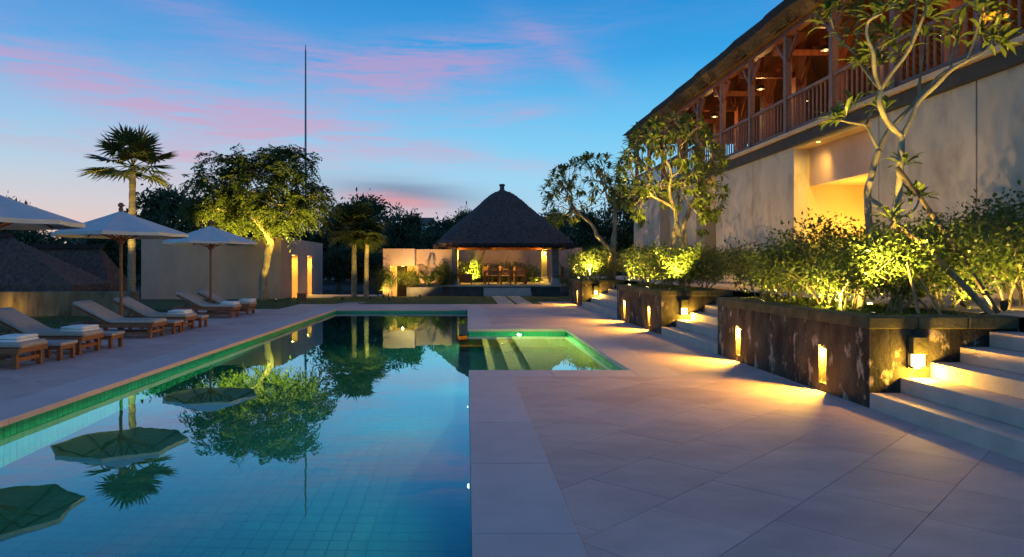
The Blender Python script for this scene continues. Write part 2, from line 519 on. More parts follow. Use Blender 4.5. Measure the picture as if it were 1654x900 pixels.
def lamp(typ, loc, power, color, parent=None, radius=0.03, target=None, spot=None, blend=0.5, name='light'):
    d = bpy.data.lights.new(name, typ)
    d.energy = power
    d.color = color
    if typ in ('POINT', 'SPOT'):
        d.shadow_soft_size = radius
    if typ == 'SPOT':
        d.spot_size = R(spot or 60)
        d.spot_blend = blend
    o = bpy.data.objects.new(name, d)
    COL.objects.link(o)
    o.location = loc
    if target is not None:
        v = Vector(target) - Vector(loc)
        o.rotation_euler = v.to_track_quat('-Z', 'Y').to_euler()
    if parent is not None:
        o.parent = parent
        if parent.type == 'EMPTY' or parent.type == 'MESH':
            o.matrix_parent_inverse = parent.matrix_basis.inverted()
    return o

def PX(x, y, Y):
    """point at depth Y that the photograph shows at pixel x, y (used for measuring)"""
    return Vector(((x - 753.5) * Y / 1130.0, Y, 1.5 - (y - 429.0) * Y / 1130.0))

# ------------------------------------------------------------------ main dimensions (metres)
PL, PR, PFAR, PNEAR = -4.50, 0.05, 24.1, -3.0       # pool
BX, BY0, BY1 = 2.36, 10.03, 16.57                   # shallow bay
WL = -0.12                                          # water level
COP = 0.58
FX = 4.24                                           # planter face / foot of steps
TZ = 0.965                                          # upper terrace
TX = 5.81
VX = 8.70                                           # villa wall

# ------------------------------------------------------------------ ground
g_ = MB()
for x0, x1, y0, y1 in ((-600, PL - .6, -300, 900), (BX + .6, 600, -300, 900), (PL - .6, BX + .6, PFAR + .6, 900), (PL - .6, BX + .6, -300, PNEAR - .6), (PR + .5, BX + .6, PNEAR - .6, BY0 - .6), (PR + .5, BX + .6, BY1 + .6, PFAR + .6)):
    g_.add([(x0, y0, -0.3), (x1, y0, -0.3), (x1, y1, -0.3), (x0, y1, -0.3)], [(0, 1, 2, 3)])
struct(g_.obj('ground', MT['ground']))

# lawn (left of the deck, and between the pool and the dining pavilion)
lw = MB()
LZ = -0.02
lw.box(-30, -9.6, 2, 24.05, -0.29, LZ)
lw.box(-30, -6.47, 24.05, 33.0, -0.29, LZ)
lw.box(-6.47, 4.2, 27.1, 34.6, -0.29, LZ)
lw.box(4.2, 5.8, 29.05, 36, -0.29, LZ)
lawn = struct(lw.obj('lawn', MT['lawn']))

def leaf_quads(name, P, D, N, L, W, mat, fold=0.18):
    """many leaf blades: arrays of base points, directions, normals, lengths, widths"""
    P, D, N = np.asarray(P, float), np.asarray(D, float), np.asarray(N, float)
    n = len(P)
    D = D / (np.linalg.norm(D, axis=1, keepdims=True) + 1e-9)
    S = np.cross(D, N)
    S /= (np.linalg.norm(S, axis=1, keepdims=True) + 1e-9)
    U = np.cross(S, D)
    L = np.broadcast_to(np.asarray(L, float), (n,))[:, None]
    W = np.broadcast_to(np.asarray(W, float), (n,))[:, None]
    V = np.empty((n, 4, 3))
    V[:, 0] = P
    V[:, 1] = P + D * L * .5 + S * W * .5 + U * W * fold
    V[:, 2] = P + D * L - U * L * .08
    V[:, 3] = P + D * L * .5 - S * W * .5 + U * W * fold
    return quads_mesh(name, V.reshape(-1, 3), n, 4, mat)

def quads_mesh(name, V, nf, k, mat):
    me = bpy.data.meshes.new(name)
    me.vertices.add(len(V))
    me.vertices.foreach_set('co', V.astype(np.float32).ravel())
    me.loops.add(nf * k)
    me.loops.foreach_set('vertex_index', np.arange(nf * k, dtype=np.int32))
    me.polygons.add(nf)
    me.polygons.foreach_set('loop_start', np.arange(0, nf * k, k, dtype=np.int32))
    me.materials.append(mat)
    me.update(calc_edges=True)
    me.validate()
    return me

def rand_unit(n):
    v = nrng.normal(size=(n, 3))
    return v / np.linalg.norm(v, axis=1, keepdims=True)

def grass_patch():
    P = []
    for x0, x1, y0, y1, dens in ((-12.5, -9.62, 11, 24, 260), (-10, -6.5, 24.1, 32.9, 130), (-6.45, 4.1, 27.12, 33, 110)):
        n = int((x1 - x0) * (y1 - y0) * dens)
        a = nrng.random((n, 2))
        P.append(np.c_[x0 + a[:, 0] * (x1 - x0), y0 + a[:, 1] * (y1 - y0), np.full(n, LZ - .005)])
    P = np.concatenate(P)
    n = len(P)
    D = rand_unit(n) * .5 + np.array([0, 0, 1.0])
    me = leaf_quads('grass', P, D, rand_unit(n), nrng.uniform(.03, .06, n), .012, MT['grass'])
    struct(link('grass', me), 'stuff')
grass_patch()

# ------------------------------------------------------------------ pool
pb = MB()
D1 = -1.45
t = 0.25
pb.box(PL - t, PL - .008, PNEAR, PFAR, -1.7, -.061)                 # left wall
pb.box(PL - t, PR + t, PFAR + .008, PFAR + t, -1.7, -.061)          # far wall
pb.box(PL - t, PR + t, PNEAR - t, PNEAR, -1.7, -.061)
pb.box(PR + .008, PR + t, PNEAR, BY0 - t, -1.7, -.061)              # right wall, near
pb.box(PR + .008, PR + t, BY1 + t, PFAR + .008, -1.7, -.061)
pb.box(PR + .008, BX + t, BY0 - t, BY0 - .008, -1.7, -.061)
pb.box(PR + .008, BX + t, BY1 + .008, BY1 + t, -1.7, -.061)
pb.box(BX + .008, BX + t, BY0 - .008, BY1 + .008, -1.7, -.061)
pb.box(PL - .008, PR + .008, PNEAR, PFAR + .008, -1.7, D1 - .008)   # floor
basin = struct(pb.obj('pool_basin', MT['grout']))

def tile_panel(boxes, name, mat, parent, first, key):
    """a field of tiles: the nearest ones are objects that share one mesh, the rest one mesh"""
    boxes.sort(key=key)
    x0, x1, y0, y1, z0, z1 = boxes[0]
    me = MB().box(-(x1 - x0) / 2, (x1 - x0) / 2, -(y1 - y0) / 2, (y1 - y0) / 2, -(z1 - z0) / 2, (z1 - z0) / 2).mesh(name, mat)
    for b in boxes[:first]:
        o = bpy.data.objects.new(name, me)
        COL.objects.link(o)
        o.parent = parent
        o.location = ((b[0] + b[1]) / 2, (b[2] + b[3]) / 2, (b[4] + b[5]) / 2)
    rest = boxes[first:]
    if rest:
        mb = MB()
        for b in rest:
            mb.box(*b)
        struct(mb.obj(name + '_field', mat, parent), 'stuff')

# floor tiles
fl = []
T = 0.15
nx = int(round((PR - PL) / T))
ny = int((PFAR - PNEAR) / T)
gp = .0035
for i in range(nx):
    for j in range(ny):
        x, y = PL + i * T, PNEAR + j * T
        fl.append((x + gp, x + T - gp, y + gp, y + T - gp, D1 - .012, D1))
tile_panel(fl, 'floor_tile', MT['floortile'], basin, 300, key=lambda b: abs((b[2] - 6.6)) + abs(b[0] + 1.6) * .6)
# waterline and wall tiles
wl = []
TW = 0.10
for k in range(13):
    z1 = -.064 - k * .105
    for j in range(int((PFAR - PNEAR) / TW)):
        y = PNEAR + j * TW
        wl.append((PL - .010, PL, y + .004, y + TW - .004, z1 - .097, z1))
tile_panel(wl, 'wall_tile', MT['tile'], basin, 220, key=lambda b: (b[5] < -.2) * 100 + abs(b[2] - 7))
w2 = MB()
for k in range(13):
    z1 = -.064 - k * .105
    for j in range(int((PR - PL) / TW)):
        x = PL + j * TW
        w2.box(x + .004, x + TW - .004, PFAR, PFAR + .010, z1 - .097, z1)
    for j in range(int((BX - PR) / TW)):
        x = PR + j * TW
        if k < 5:
            w2.box(x + .004, x + TW - .004, BY1, BY1 + .010, z1 - .097, z1)
    for j in range(int((BY1 - BY0) / TW)):
        y = BY0 + j * TW
        if k < 5:
            w2.box(BX, BX + .010, y + .004, y + TW - .004, z1 - .097, z1)
    for j in range(int((BY0 - PNEAR) / TW)):
        y = PNEAR + j * TW
        w2.box(PR, PR + .010, y + .004, y + TW - .004, z1 - .097, z1)
struct(w2.obj('wall_tile_field', MT['tile'], basin), 'stuff')
# the bay: four broad steps going down into the deep part
MB().box(PR + .0085, 0.3595, BY0 - .007, BY1 + .007, -1.69, -1.40).obj('bay_floor', MT['tile'], basin)
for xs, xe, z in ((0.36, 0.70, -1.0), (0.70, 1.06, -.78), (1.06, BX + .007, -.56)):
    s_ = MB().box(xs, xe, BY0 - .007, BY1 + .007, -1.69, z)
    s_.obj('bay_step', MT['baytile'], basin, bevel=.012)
# water surface
wm = MB()
wm.add([(PL - .006, PNEAR, WL), (PR + .004, PNEAR, WL), (PR + .004, PFAR + .006, WL), (PL - .006, PFAR + .006, WL)], [(0, 1, 2, 3)])
wm.add([(PR + .004, BY0 - .004, WL), (BX + .006, BY0 - .004, WL), (BX + .006, BY1 + .006, WL), (PR + .004, BY1 + .006, WL)], [(0, 1, 2, 3)])
struct(wm.obj('pool_water', MT['water']))

def pool_lamp(loc, d, label, power, spot, tgt, col=(0.95, 1.0, 0.85)):
    t_ = thing('pool_lamp', label, 'pool lamp', loc, group='lamps under the pool water')
    ax = Vector(d)
    b = MB().tube([Vector((0, 0, 0)) - ax * .01, ax * .02, ax * .03], [.085, .085, .07], 14)
    b.obj('bezel', MT['mast'], t_)
    b = MB().tube([ax * .028, ax * .04, ax * .045], [.045, .036, .015], 14)
    b.obj('lens', MT['lens_pool'], t_)
    lamp('SPOT', Vector(loc) + ax * .07, power, col, t_, .03, tgt, 172, 1.0)
pool_lamp((PR, 8.35, -.42), (-1, 0, 0), 'pool lamp glowing under the water on the right pool wall, the farther of two', 260, 140, (-4, 8.35, -.62))
pool_lamp((PR, 5.45, -.42), (-1, 0, 0), 'pool lamp glowing under the water on the right pool wall, nearest the camera', 130, 140, (-4, 5.45, -.62))
pool_lamp((1.24, BY1, -.25), (0, -1, 0), 'bright pool lamp at the far wall of the shallow bay, above the steps', 6500, 165, (1.24, 12.0, -.60), (1.0, 0.90, 0.50))
pool_lamp((.18, BY0, -.75), (0, 1, 0), 'added pool lamp, unseen under the near edge of the shallow bay, beside the submerged steps', 130, 150, (-.2, 13.5, -1.3), (0.6, 1.0, 0.7))  # lamp added out of view to lighten the dark floor beside the steps

# ------------------------------------------------------------------ terrace paving
def clip(poly, x0, x1, y0, y1):
    def cut(ps, ax, val, keep_less):
        out = []
        for i in range(len(ps)):
            a, b = ps[i], ps[(i + 1) % len(ps)]
            ia = (a[ax] <= val) if keep_less else (a[ax] >= val)
            ib = (b[ax] <= val) if keep_less else (b[ax] >= val)
            if ia:
                out.append(a)
            if ia != ib:
                tt = (val - a[ax]) / (b[ax] - a[ax])
                out.append(tuple(a[k] + tt * (b[k] - a[k]) for k in range(2)))
        return out
    for ax, v, l in ((0, x0, False), (0, x1, True), (1, y0, False), (1, y1, True)):
        poly = cut(poly, ax, v, l)
        if len(poly) < 3:
            return []
    a = 0
    for i in range(len(poly)):
        p, q = poly[i], poly[(i + 1) % len(poly)]
        a += p[0] * q[1] - p[1] * q[0]
    return poly if abs(a) > 2e-4 else []

def paving(name, rects, origin=(0.0, 0.0), size=0.62, gap=.004):
    base = MB()
    for r in rects:
        base.box(r[0], r[1], r[2], r[3], -.28, -.005)
    st = struct(base.obj(name, MT['joint']))
    xa, xb = min(r[0] for r in rects), max(r[1] for r in rects)
    ya, yb = min(r[2] for r in rects), max(r[3] for r in rects)
    c = math.sqrt(.5)
    nmax = int((xb - xa + yb - ya) / size) + 8
    cx, cy = (xa + xb) / 2, (ya + yb) / 2
    for i in range(-nmax, nmax):
        off = rng.choice((0, .33, .5, .66)) * size
        for j in range(-nmax, nmax):
            u0, v0 = i * size, j * size * 1.25 + off
            h = gap / 2
            cs = [(u0 + h, v0 + h), (u0 + size - h, v0 + h), (u0 + size - h, v0 + size * 1.25 - h), (u0 + h, v0 + size * 1.25 - h)]
            # u runs across the long joints (down-right), v along them (up-right, 45 degrees)
            pts = [(origin[0] + (u + v) * c + round(cx), origin[1] + (v - u) * c + round(cy)) for u, v in cs]
            if max(p[0] for p in pts) < xa or min(p[0] for p in pts) > xb or max(p[1] for p in pts) < ya or min(p[1] for p in pts) > yb:
                continue
            mb = MB()
            for r in rects:
                q = clip(pts, *r)
                if q:
                    mb.poly(list(reversed(q)), -.005, rng.uniform(-.0006, .0006))
            if mb.v:
                # keep the prism's faces pointing outwards
                me = mb.mesh('paver', MT['paver'])
                bmfix(me)
                link('paver', me, st)
    return st

import bmesh
def bmfix(me):
    bm = bmesh.new()
    bm.from_mesh(me)
    bmesh.ops.recalc_face_normals(bm, faces=bm.faces)
    bm.to_mesh(me)
    bm.free()

EX = BX + COP
paving('terrace', [(PR + COP, EX, 2.0, BY0 - COP), (EX, FX, 2.0, 29.0), (PR + COP, EX, BY1 + COP, PFAR + COP), (-6.46, EX, PFAR + COP, 27.1)], (0.08, 0.29))
paving('sun_deck', [(-9.6, PL - COP, 2.5, 24.05), (-6.46, PL - COP, 24.05, PFAR + COP)], (0.2, 0.1))

def coping():
    r = struct(thing('coping', '', ''))
    for k in ('label', 'category'):
        del r[k]
    OV = .02
    def run(x0, x1, y0, y1, along, n):
        for i in range(n):
            a, b = i / n, (i + 1) / n
            if along == 'y':
                bx = (x0, x1, y0 + (y1 - y0) * a + .0015, y0 + (y1 - y0) * b - .0015)
            else:
                bx = (x0 + (x1 - x0) * a + .0015, x0 + (x1 - x0) * b - .0015, y0, y1)
            MB().box(*bx, -.06, .0015).obj('coping_stone', MT['coping'], r, bevel=.006)
    run(PL - COP, PL + OV, PNEAR, PFAR - OV, 'y', 22)
    run(PL - COP, PR - OV, PFAR - OV, PFAR + COP, 'x', 4)
    run(PR - OV, PR + COP, PNEAR, BY0 - COP, 'y', 9)
    run(PR - OV, BX - OV, BY0 - COP, BY0 + OV * 0, 'x', 2)
    run(BX - OV, EX, BY0 - COP, BY1 + COP, 'y', 6)
    run(PR - OV, BX - OV, BY1 - OV, BY1 + COP, 'x', 2)
    run(PR - OV, PR + COP, BY1 + COP, PFAR + COP, 'y', 5)
coping()

# ------------------------------------------------------------------ planters, steps, upper terrace
ut = MB().box(TX, 60, -2, 36.4, -.29, TZ - .002)
upper = struct(ut.obj('upper_terrace', MT['step']))
TREADX = [FX, 4.565, 4.88, 5.19, 5.50, 5.81]
RIS = TZ / 6

def steps(y0, y1, label):
    s = thing('stone_steps', label, 'steps', (FX, (y0 + y1) / 2, 0), group='flights of pale stone steps')
    for i in range(5):
        b = MB().box(TREADX[i] - FX, TX - FX - .001, -(y1 - y0) / 2, (y1 - y0) / 2, RIS * i if i else -.28, RIS * (i + 1))
        b.obj('step', MT['step'], s, bevel=.008)
    b = MB().box(TX - FX, TX - FX + .4, -(y1 - y0) / 2, (y1 - y0) / 2, RIS * 4, TZ + .003)
    b.obj('step', MT['step'], s, bevel=.008)
steps(1.5, 7.365, 'nearest flight of pale stone steps, at the right edge beside the big planter')
steps(11.82, 15.25, 'middle flight of pale stone steps between the two larger planters')
steps(19.70, 25.70, 'farthest flight of pale stone steps, near the thatched dining pavilion')

def planter(y0, y1, slots, label, power):
    t_ = thing('stone_planter', label, 'planter', (FX, y0, 0), group='black stone planters along the terrace')
    zt = .83
    SW = .085
    th = .22
    w = MB()
    x0, x1 = 0.0, TX - FX
    ys = [0.0]
    for s in slots:
        ys += [s - y0 - SW, s - y0 + SW]
    ys.append(y1 - y0)
    for i in range(0, len(ys), 2):                     # full-height stretches of the long face
        w.box(x0, th, ys[i], ys[i + 1], -.28, zt)
    for i in range(1, len(ys) - 1, 2):                 # over, under and behind each slot
        w.box(x0, th, ys[i], ys[i + 1], .55, zt)
        w.box(x0, th, ys[i], ys[i + 1], -.28, .10)
        w.box(th - .06, th, ys[i], ys[i + 1], .10, .55)
    w.box(th, x1, 0.0, th, -.28, zt)
    w.box(th, x1, y1 - y0 - th, y1 - y0, -.28, zt)
    w.box(x1 - th, x1 - .003, th, y1 - y0 - th, -.28, zt)
    w.obj('planter_wall', MT['planter'], t_, bevel=.004)
    # cap stones, with a small overhang
    def caps(xa, xb, ya, yb, along, n):
        for i in range(n):
            a, b = i / n, (i + 1) / n
            j = .003
            dz = rng.uniform(-.004, .004)
            if along == 'y':
                bx = (xa, xb, ya + (yb - ya) * a + j, ya + (yb - ya) * b - j)
            else:
                bx = (xa + (xb - xa) * a + j, xa + (xb - xa) * b - j, ya, yb)
            MB().box(*bx, zt + .001, .962 + dz).obj('cap_stone', MT['cap'], t_, bevel=.014)
    o = .025
    L = y1 - y0
    caps(-o, .27, .27, L - .27, 'y', max(3, int(L / .9)))
    caps(-o, x1 - .004, -o, .27, 'x', 3)
    caps(-o, x1 - .004, L - .27, L + o * .5, 'x', 2)
    caps(x1 - .22, x1 - .004, .27, L - .27, 'y', 4)
    MB().box(th, x1 - th, th, L - th, .3, .86).obj('soil', MT['soil'], t_)
    for s in slots:
        y = s - y0
        ln = MB().box(.035, th - .065, y - SW + .012, y + SW - .012, .515, .548)
        n = ln.obj('slot_light', MT['blackmetal'], t_)
        MB().box(.045, th - .075, y - SW + .025, y + SW - .025, .506, .5145).obj('diffuser', MT['lens_soft'], n)
        lamp('POINT', (FX + .075, s, .47), power, WARM, t_, .025)
    return t_
SLOTS = ((7.37, 11.82, (8.34, 10.93), 'largest black stone planter beside the nearest steps, full of shrubs and an old frangipani'),
         (15.25, 19.70, (16.27, 18.80), 'middle black stone planter with a hedge and a many-branched frangipani'),
         (25.70, 29.00, (26.75,), 'farthest black stone planter, nearest to the dining pavilion'))
for a in SLOTS:
    planter(*a, power=360.0)

def lantern(x, y, label):
    t_ = thing('wall_lantern', label, 'lantern', (x, y, 0), group='lit lanterns on the planter ends')
    b = MB()
    b.box(-.085, .085, -.022, -.001, .42, .77)
    b.obj('back_plate', MT['metal'], t_, bevel=.004)
    b = MB().box(-.078, .078, -.10, -.0225, .575, .755)
    b.obj('hood', MT['cap'], t_, bevel=.006)
    b = MB().box(-.055, .055, -.085, -.0225, .445, .574)
    b.obj('lamp_glass', MT['lens'], t_, bevel=.006)
    b = MB().box(-.07, .07, -.092, -.0225, .425, .4445)
    b.obj('tray', MT['metal'], t_)
    lamp('POINT', (x, y - .16, .405), 66, WARM, t_, .03)
lantern(4.72, 7.37, 'lit wall lantern on the end of the nearest planter, beside the steps')
lantern(4.73, 15.25, 'lit wall lantern on the middle planter, beside the middle steps')
lantern(4.74, 25.70, 'small lit wall lantern on the farthest planter, beside the far steps')

# ------------------------------------------------------------------ villa on the right
def villa():
    V = thing('villa', 'two storey villa with beige lower wall, timber balcony and thatched roof', 'villa', (VX, 8, 0))
    V.location = (0, 0, 0)
    Z0, ZW = TZ - .3, 4.66
    Y0, Y1 = 6.0, 36.4
    opens = [(15.07, 18.60), (24.4, 26.5), (29.9, 31.5)]
    joints = [11.94, 14.77, 21.26, 23.9, 28.0, 33.4]
    # wall panels between the joints and openings
    cuts = sorted([Y0, Y1] + joints + [e for o in opens for e in o])
    for a, b in zip(cuts[:-1], cuts[1:]):
        if any(o[0] - .01 <= a and b <= o[1] + .01 for o in opens):
            continue
        ga = .018 if a in joints else 0
        gb = .018 if b in joints else 0
        MB().box(VX, VX + .35, a + ga, b - gb, Z0, ZW).obj('wall_panel', MT['villa'], V, bevel=.006)
    jm = MB()
    for j in joints:
        jm.box(VX + .035, VX + .3, j - .0175, j + .0175, Z0, ZW - .002)
    jm.obj('wall_joint', MT['groove'], V)
    # recessed doorways: reveal, lintel, porch walls, ceiling
    for k, (a, b) in enumerate(opens):
        ls = 3.60
        MB().box(VX + .43, VX + .70, a, b, ls, ZW).obj('lintel', MT['villa'] if k else MT['render'], V)
        top = MB().box(VX + .002, VX + .43, a, b, 4.60, ZW - .001)
        top.obj('soffit', MT['ochre'], V)
        pr = MB()
        pr.box(VX + .352, VX + 3.2, b + .001, b + .2, Z0, ZW)      # far reveal
        pr.box(VX + .352, VX + 3.2, a - .2, a - .001, Z0, ZW)
        pr.box(VX + 3.2, VX + 3.4, a - .2, b + .2, Z0, ZW)
        pr.box(VX + .701, VX + 3.2, a, b, ls + .02, ls + .1)       # porch ceiling
        pr.obj('porch', MT['ochre'], V)
        if k == 0:
            dl = MB().lathe([(.06, ls + .005), (.06, ls + .019)], 12, (VX + 1.3, (a + b) / 2))
            dl.obj('downlight', MT['lens'], V)
            lamp('SPOT', (VX + 1.3, 16.2, ls - .05), 1000, (1.0, .64, .10), None, .06, (VX + 1.7, 16.6, 0), 150, .8)
            lamp('POINT', (VX + 1.0, 17.2, 2.4), 170, (1.0, .64, .10), None, .25)
            MB().lathe([(.05, 4.575), (.05, 4.599)], 10, (VX + .10, 17.5)).obj('soffit_light', MT['lens_soft'], V)
            lamp('SPOT', (VX + .10, 17.5, 4.56), 150, (1.0, .64, .10), None, .12, (VX + .22, 18.6, 3.0), 110, 1.0)
        else:
            MB().box(VX + .75, VX + .82, a + .02, b - .02, Z0, ls).obj('door_leaf', MT['rafter'], V)
    # floor slab edge, ledge
    MB().box(VX - .09, VX + 14, Y0, Y1 + .1, ZW + .001, 4.94).obj('floor_slab', MT['fascia'], V, bevel=.006)
    for i in range(13):
        a = Y0 + (Y1 - Y0) * i / 13
        b = Y0 + (Y1 - Y0) * (i + 1) / 13
        MB().box(VX - .17, VX + .40, a + .002, b - .002, 4.941, 5.045).obj('ledge_board', MT['ledge'], V, bevel=.008)
    # balcony posts and balustrade
    py = [9.44 + 2.4 * i for i in range(12)]
    for y in py:
        p = MB()
        p.box(VX - .05, VX + .11, y - .08, y + .08, 5.046, 7.72)
        o = p.obj('balcony_post', MT['railwood'], V, bevel=.01)
        br = MB()
        br.bar((VX + .03, y + .06, 7.05), (VX + .03, y + .62, 7.66), .07, .09)
        br.bar((VX + .03, y - .06, 7.05), (VX + .03, y - .62, 7.66), .07, .09)
        br.obj('brace', MT['wood'], o)
    for y in [7.1] + py[:-1]:
        ya, yb = y + .081, y + 2.4 - .081
        if y == 7.1:
            yb = 9.44 - .081
        bl = MB().bar((VX + .03, ya, 6.03), (VX + .03, yb, 6.03), .11, .075).obj('balustrade', MT['railwood'], V, bevel=.008)
        MB().bar((VX + .03, ya, 5.16), (VX + .03, yb, 5.16), .06, .06).obj('bottom_rail', MT['railwood'], bl)
        n = 11
        me = MB().box(-.017, .017, -.017, .017, 5.19, 5.992).mesh('baluster', MT['railwood'])
        for i in range(n):
            o = link('baluster', me, bl)
            o.location = (VX + .03, ya + (yb - ya) * (i + .5) / n, 0)
    # head beam over the posts, inner columns and beams
    MB().box(VX - .06, VX + .13, Y0, Y1 + .1, 7.722, 7.90).obj('head_beam', MT['wood'], V)
    for y in [8.2 + 2.4 * i for i in range(12)]:
        c = MB().box(10.55, 10.9, y - .17, y + .17, 4.95, 9.0)
        c.obj('column', MT['wood'], V, bevel=.015)
        c = MB().bar((10.72, y + .17, 7.3), (10.72, y + .95, 8.3), .10, .12)
        c.bar((10.72, y - .17, 7.3), (10.72, y - .95, 8.3), .10, .12)
        c.obj('knee_brace', MT['wood'], V)
        MB().box(VX + .135, 10.549, y - .05, y + .05, 7.55, 7.72).obj('tie_beam', MT['wood'], V)
        c = MB().box(18.0, 18.3, y - .15, y + .15, 4.95, 9.0)
        c.obj('column', MT['wood'], V, bevel=.015)
    MB().box(10.60, 10.85, Y0, Y1 - 2, 8.3, 8.55).obj('purlin', MT['wood'], V)
    MB().box(18.02, 18.28, Y0, Y1 - 2, 8.3, 8.55).obj('purlin', MT['wood'], V)
    MB().box(19.8, 20.0, Y0, Y1 - .2, 4.95, 7.6).obj('back_wall', MT['wood'], V)
    # low timber furniture line behind the balustrade
    # thatched roof: a long hipped shell about .4 m thick
    ex, ez = 8.20, 8.34
    rx, rz = 14.3, 13.1
    YN, YF, YR = 3.0, 36.9, 31.3
    rf = MB()
    n = 90
    rows = []
    for i in range(n + 1):
        y = YN + (YF - YN) * i / n
        # far corner is rounded
        q = max(0.0, (y - (YF - 1.0)) / 1.0)
        inx = q * q * .75
        wob = .03 * math.sin(y * 2.1) + .02 * math.sin(y * 5.3 + 1)
        h = min(1.0, max(0.0, (YF - y) / (YF - YR)))
        top = (ex + (rx - ex) * h, ez + (rz - ez) * h) if h < 1 else (rx, rz)
        e = ex + inx
        z = ez - q * q * .05 + wob
        rows.append([(rx * 2 - e, y, z), (rx * 2 - top[0] if h < 1 else rx, y, top[1] + .0), (top[0], y, top[1]), (e, y, z), (e + .02, y, z - .22), (e + .10, y, z - .30), (e + .30, y, z - .47)])
    vs = [p for r_ in rows for p in r_]
    k = len(rows[0])
    fs = []
    mis = []
    for i in range(n):
        for j in range(k - 1):
            a = i * k + j
            fs.append((a, a + 1, a + 1 + k, a + k))
            mis.append(0 if j < 4 else 1)
    rf.add(vs, fs)
    rf.mi = mis
    roof = rf.obj('roof', [MT['thatchdark'], MT['thatchcut']], V)
    # fringe of loose straw along the cut eave
    yy = nrng.uniform(YN, YF - .5, 9000)
    kk = nrng.uniform(0, 1, 9000)
    P = np.c_[ex + .02 + .27 * kk, yy, ez - .16 - .28 * kk]
    D = np.c_[np.full(9000, -.55), nrng.normal(0, .35, 9000), np.full(9000, -.9)]
    fr = link('eave_straw', leaf_quads('eave_straw', P, D, rand_unit(9000), nrng.uniform(.04, .11, 9000), .012, MT['thatchcut']), roof)
    struct(fr, 'stuff')
    # underside: flat eave soffit then the slope up to the ridge and down the other side
    un = MB()
    s0 = (ex + .30, ez - .475)
    s1 = (VX + .14, 7.86)
    ins = (rx, rz - .5)
    back = (20.2, 7.86)
    un.cur = 0
    for a, b in ((s0, s1),):
        un.add([(a[0], YN, a[1]), (b[0], YN, b[1]), (b[0], YF - .3, b[1]), (a[0], YF - .3, a[1])], [(0, 1, 2, 3)])
    yr = YR - .1
    un.add([(s1[0], YN, s1[1]), (ins[0], YN, ins[1]), (ins[0], yr, ins[1]), (s1[0], YF - .3, s1[1])], [(0, 1, 2, 3)])
    un.add([(back[0], YN, back[1]), (ins[0], YN, ins[1]), (ins[0], yr, ins[1]), (back[0], YF - .3, back[1])], [(0, 1, 2, 3)])
    un.add([(s1[0], YF - .3, s1[1]), (ins[0], yr, ins[1]), (back[0], YF - .3, back[1])], [(0, 1, 2)])
    un.obj('roof_underside', MT['thatchin'], roof)
    me_n = MB().bar((s1[0], 0, s1[1] - .06), (ins[0], 0, ins[1] - .06), .055, .07).mesh('rafter', MT['rafter'])
    me_b = MB().bar((back[0], 0, back[1] - .06), (ins[0], 0, ins[1] - .06), .055, .07).mesh('rafter', MT['rafter'])
    y = 8.0
    while y < YR:
        for me in (me_n, me_b):
            o = link('rafter', me, roof)
            o.location = (0, y + rng.uniform(-.02, .02), 0)
        y += .36
    for i in range(13):
        xx = s1[0] + (back[0] - s1[0]) * (i + .5) / 13
        MB().bar((xx, YF - .35, s1[1] - .05), (ins[0] + (xx - ins[0]) * .03, yr, ins[1] - .08), .055, .07).obj('rafter', MT['rafter'], roof)
    for h in (.25, .5, .75):
        xb = back[0] + (ins[0] - back[0]) * h
        zb = back[1] + (ins[1] - back[1]) * h
        MB().bar((xb, 8, zb - .2), (xb, YR, zb - .2), .14, .18).obj('purlin', MT['wood'], V)
    # eave battens that catch the lamp light under the overhang
    return V
villa_o = villa()

def hanging_lamp(x, y, z, label, power):
    t_ = thing('hanging_lamp', label, 'lamp', (x, y, z), group='small lit lamps under the villa roof')
    MB().tube([(0, 0, .06), (0, 0, .6)], .008, 5).obj('cord', MT['blackmetal'], t_)
    MB().lathe([(.03, .14), (.10, .10), (.13, .0), (.125, -.005), (.09, .09), (.025, .13)], 14).obj('lamp_shade', MT['blackmetal'], t_)
    MB().lathe([(.02, .06), (.035, .03), (.04, .0), (.025, -.025), (.005, -.03)], 12).obj('bulb', MT['lens_soft'], t_)
    lamp('POINT', (x, y, z - .12), power, (1.0, 0.50, 0.16), t_, .08)
lab = ['nearest lit lamp hanging behind the balcony of the villa', 'lit lamp hanging behind the big frangipani branches', 'lit lamp hanging between the middle columns of the villa',
       'lit lamp above the balcony left of the middle columns', 'lit lamp above the balcony behind the leafy frangipani crown', 'farthest lit lamp under the end of the villa roof']
for i, y in enumerate((10.6, 14.6, 19.0, 23.2, 27.5, 32.0)):
    hanging_lamp(9.75, y, 7.35, lab[i], 44)
for i, y in enumerate((12.0, 20.0, 28.0)):
    o = thing('column_uplight', ['uplight on the inner columns, nearest the right edge', 'uplight on the inner columns at the middle of the balcony', 'uplight on the inner columns at the far end'][i], 'lamp', (13.6, y, 8.0), group='uplights inside the villa')
    MB().lathe([(.05, -.1), (.08, .0), (.075, .06)], 12).obj('housing', MT['blackmetal'], o)
    MB().lathe([(.06, .061), (.055, .075)], 12).obj('lens', MT['lens'], o)
    MB().tube([(0, 0, -.1), (0, 0, -.6)], .02, 6).obj('stem', MT['blackmetal'], o)
    lamp('POINT', (13.6, y, 8.4), 130, (1.0, 0.46, 0.14), o, .1)

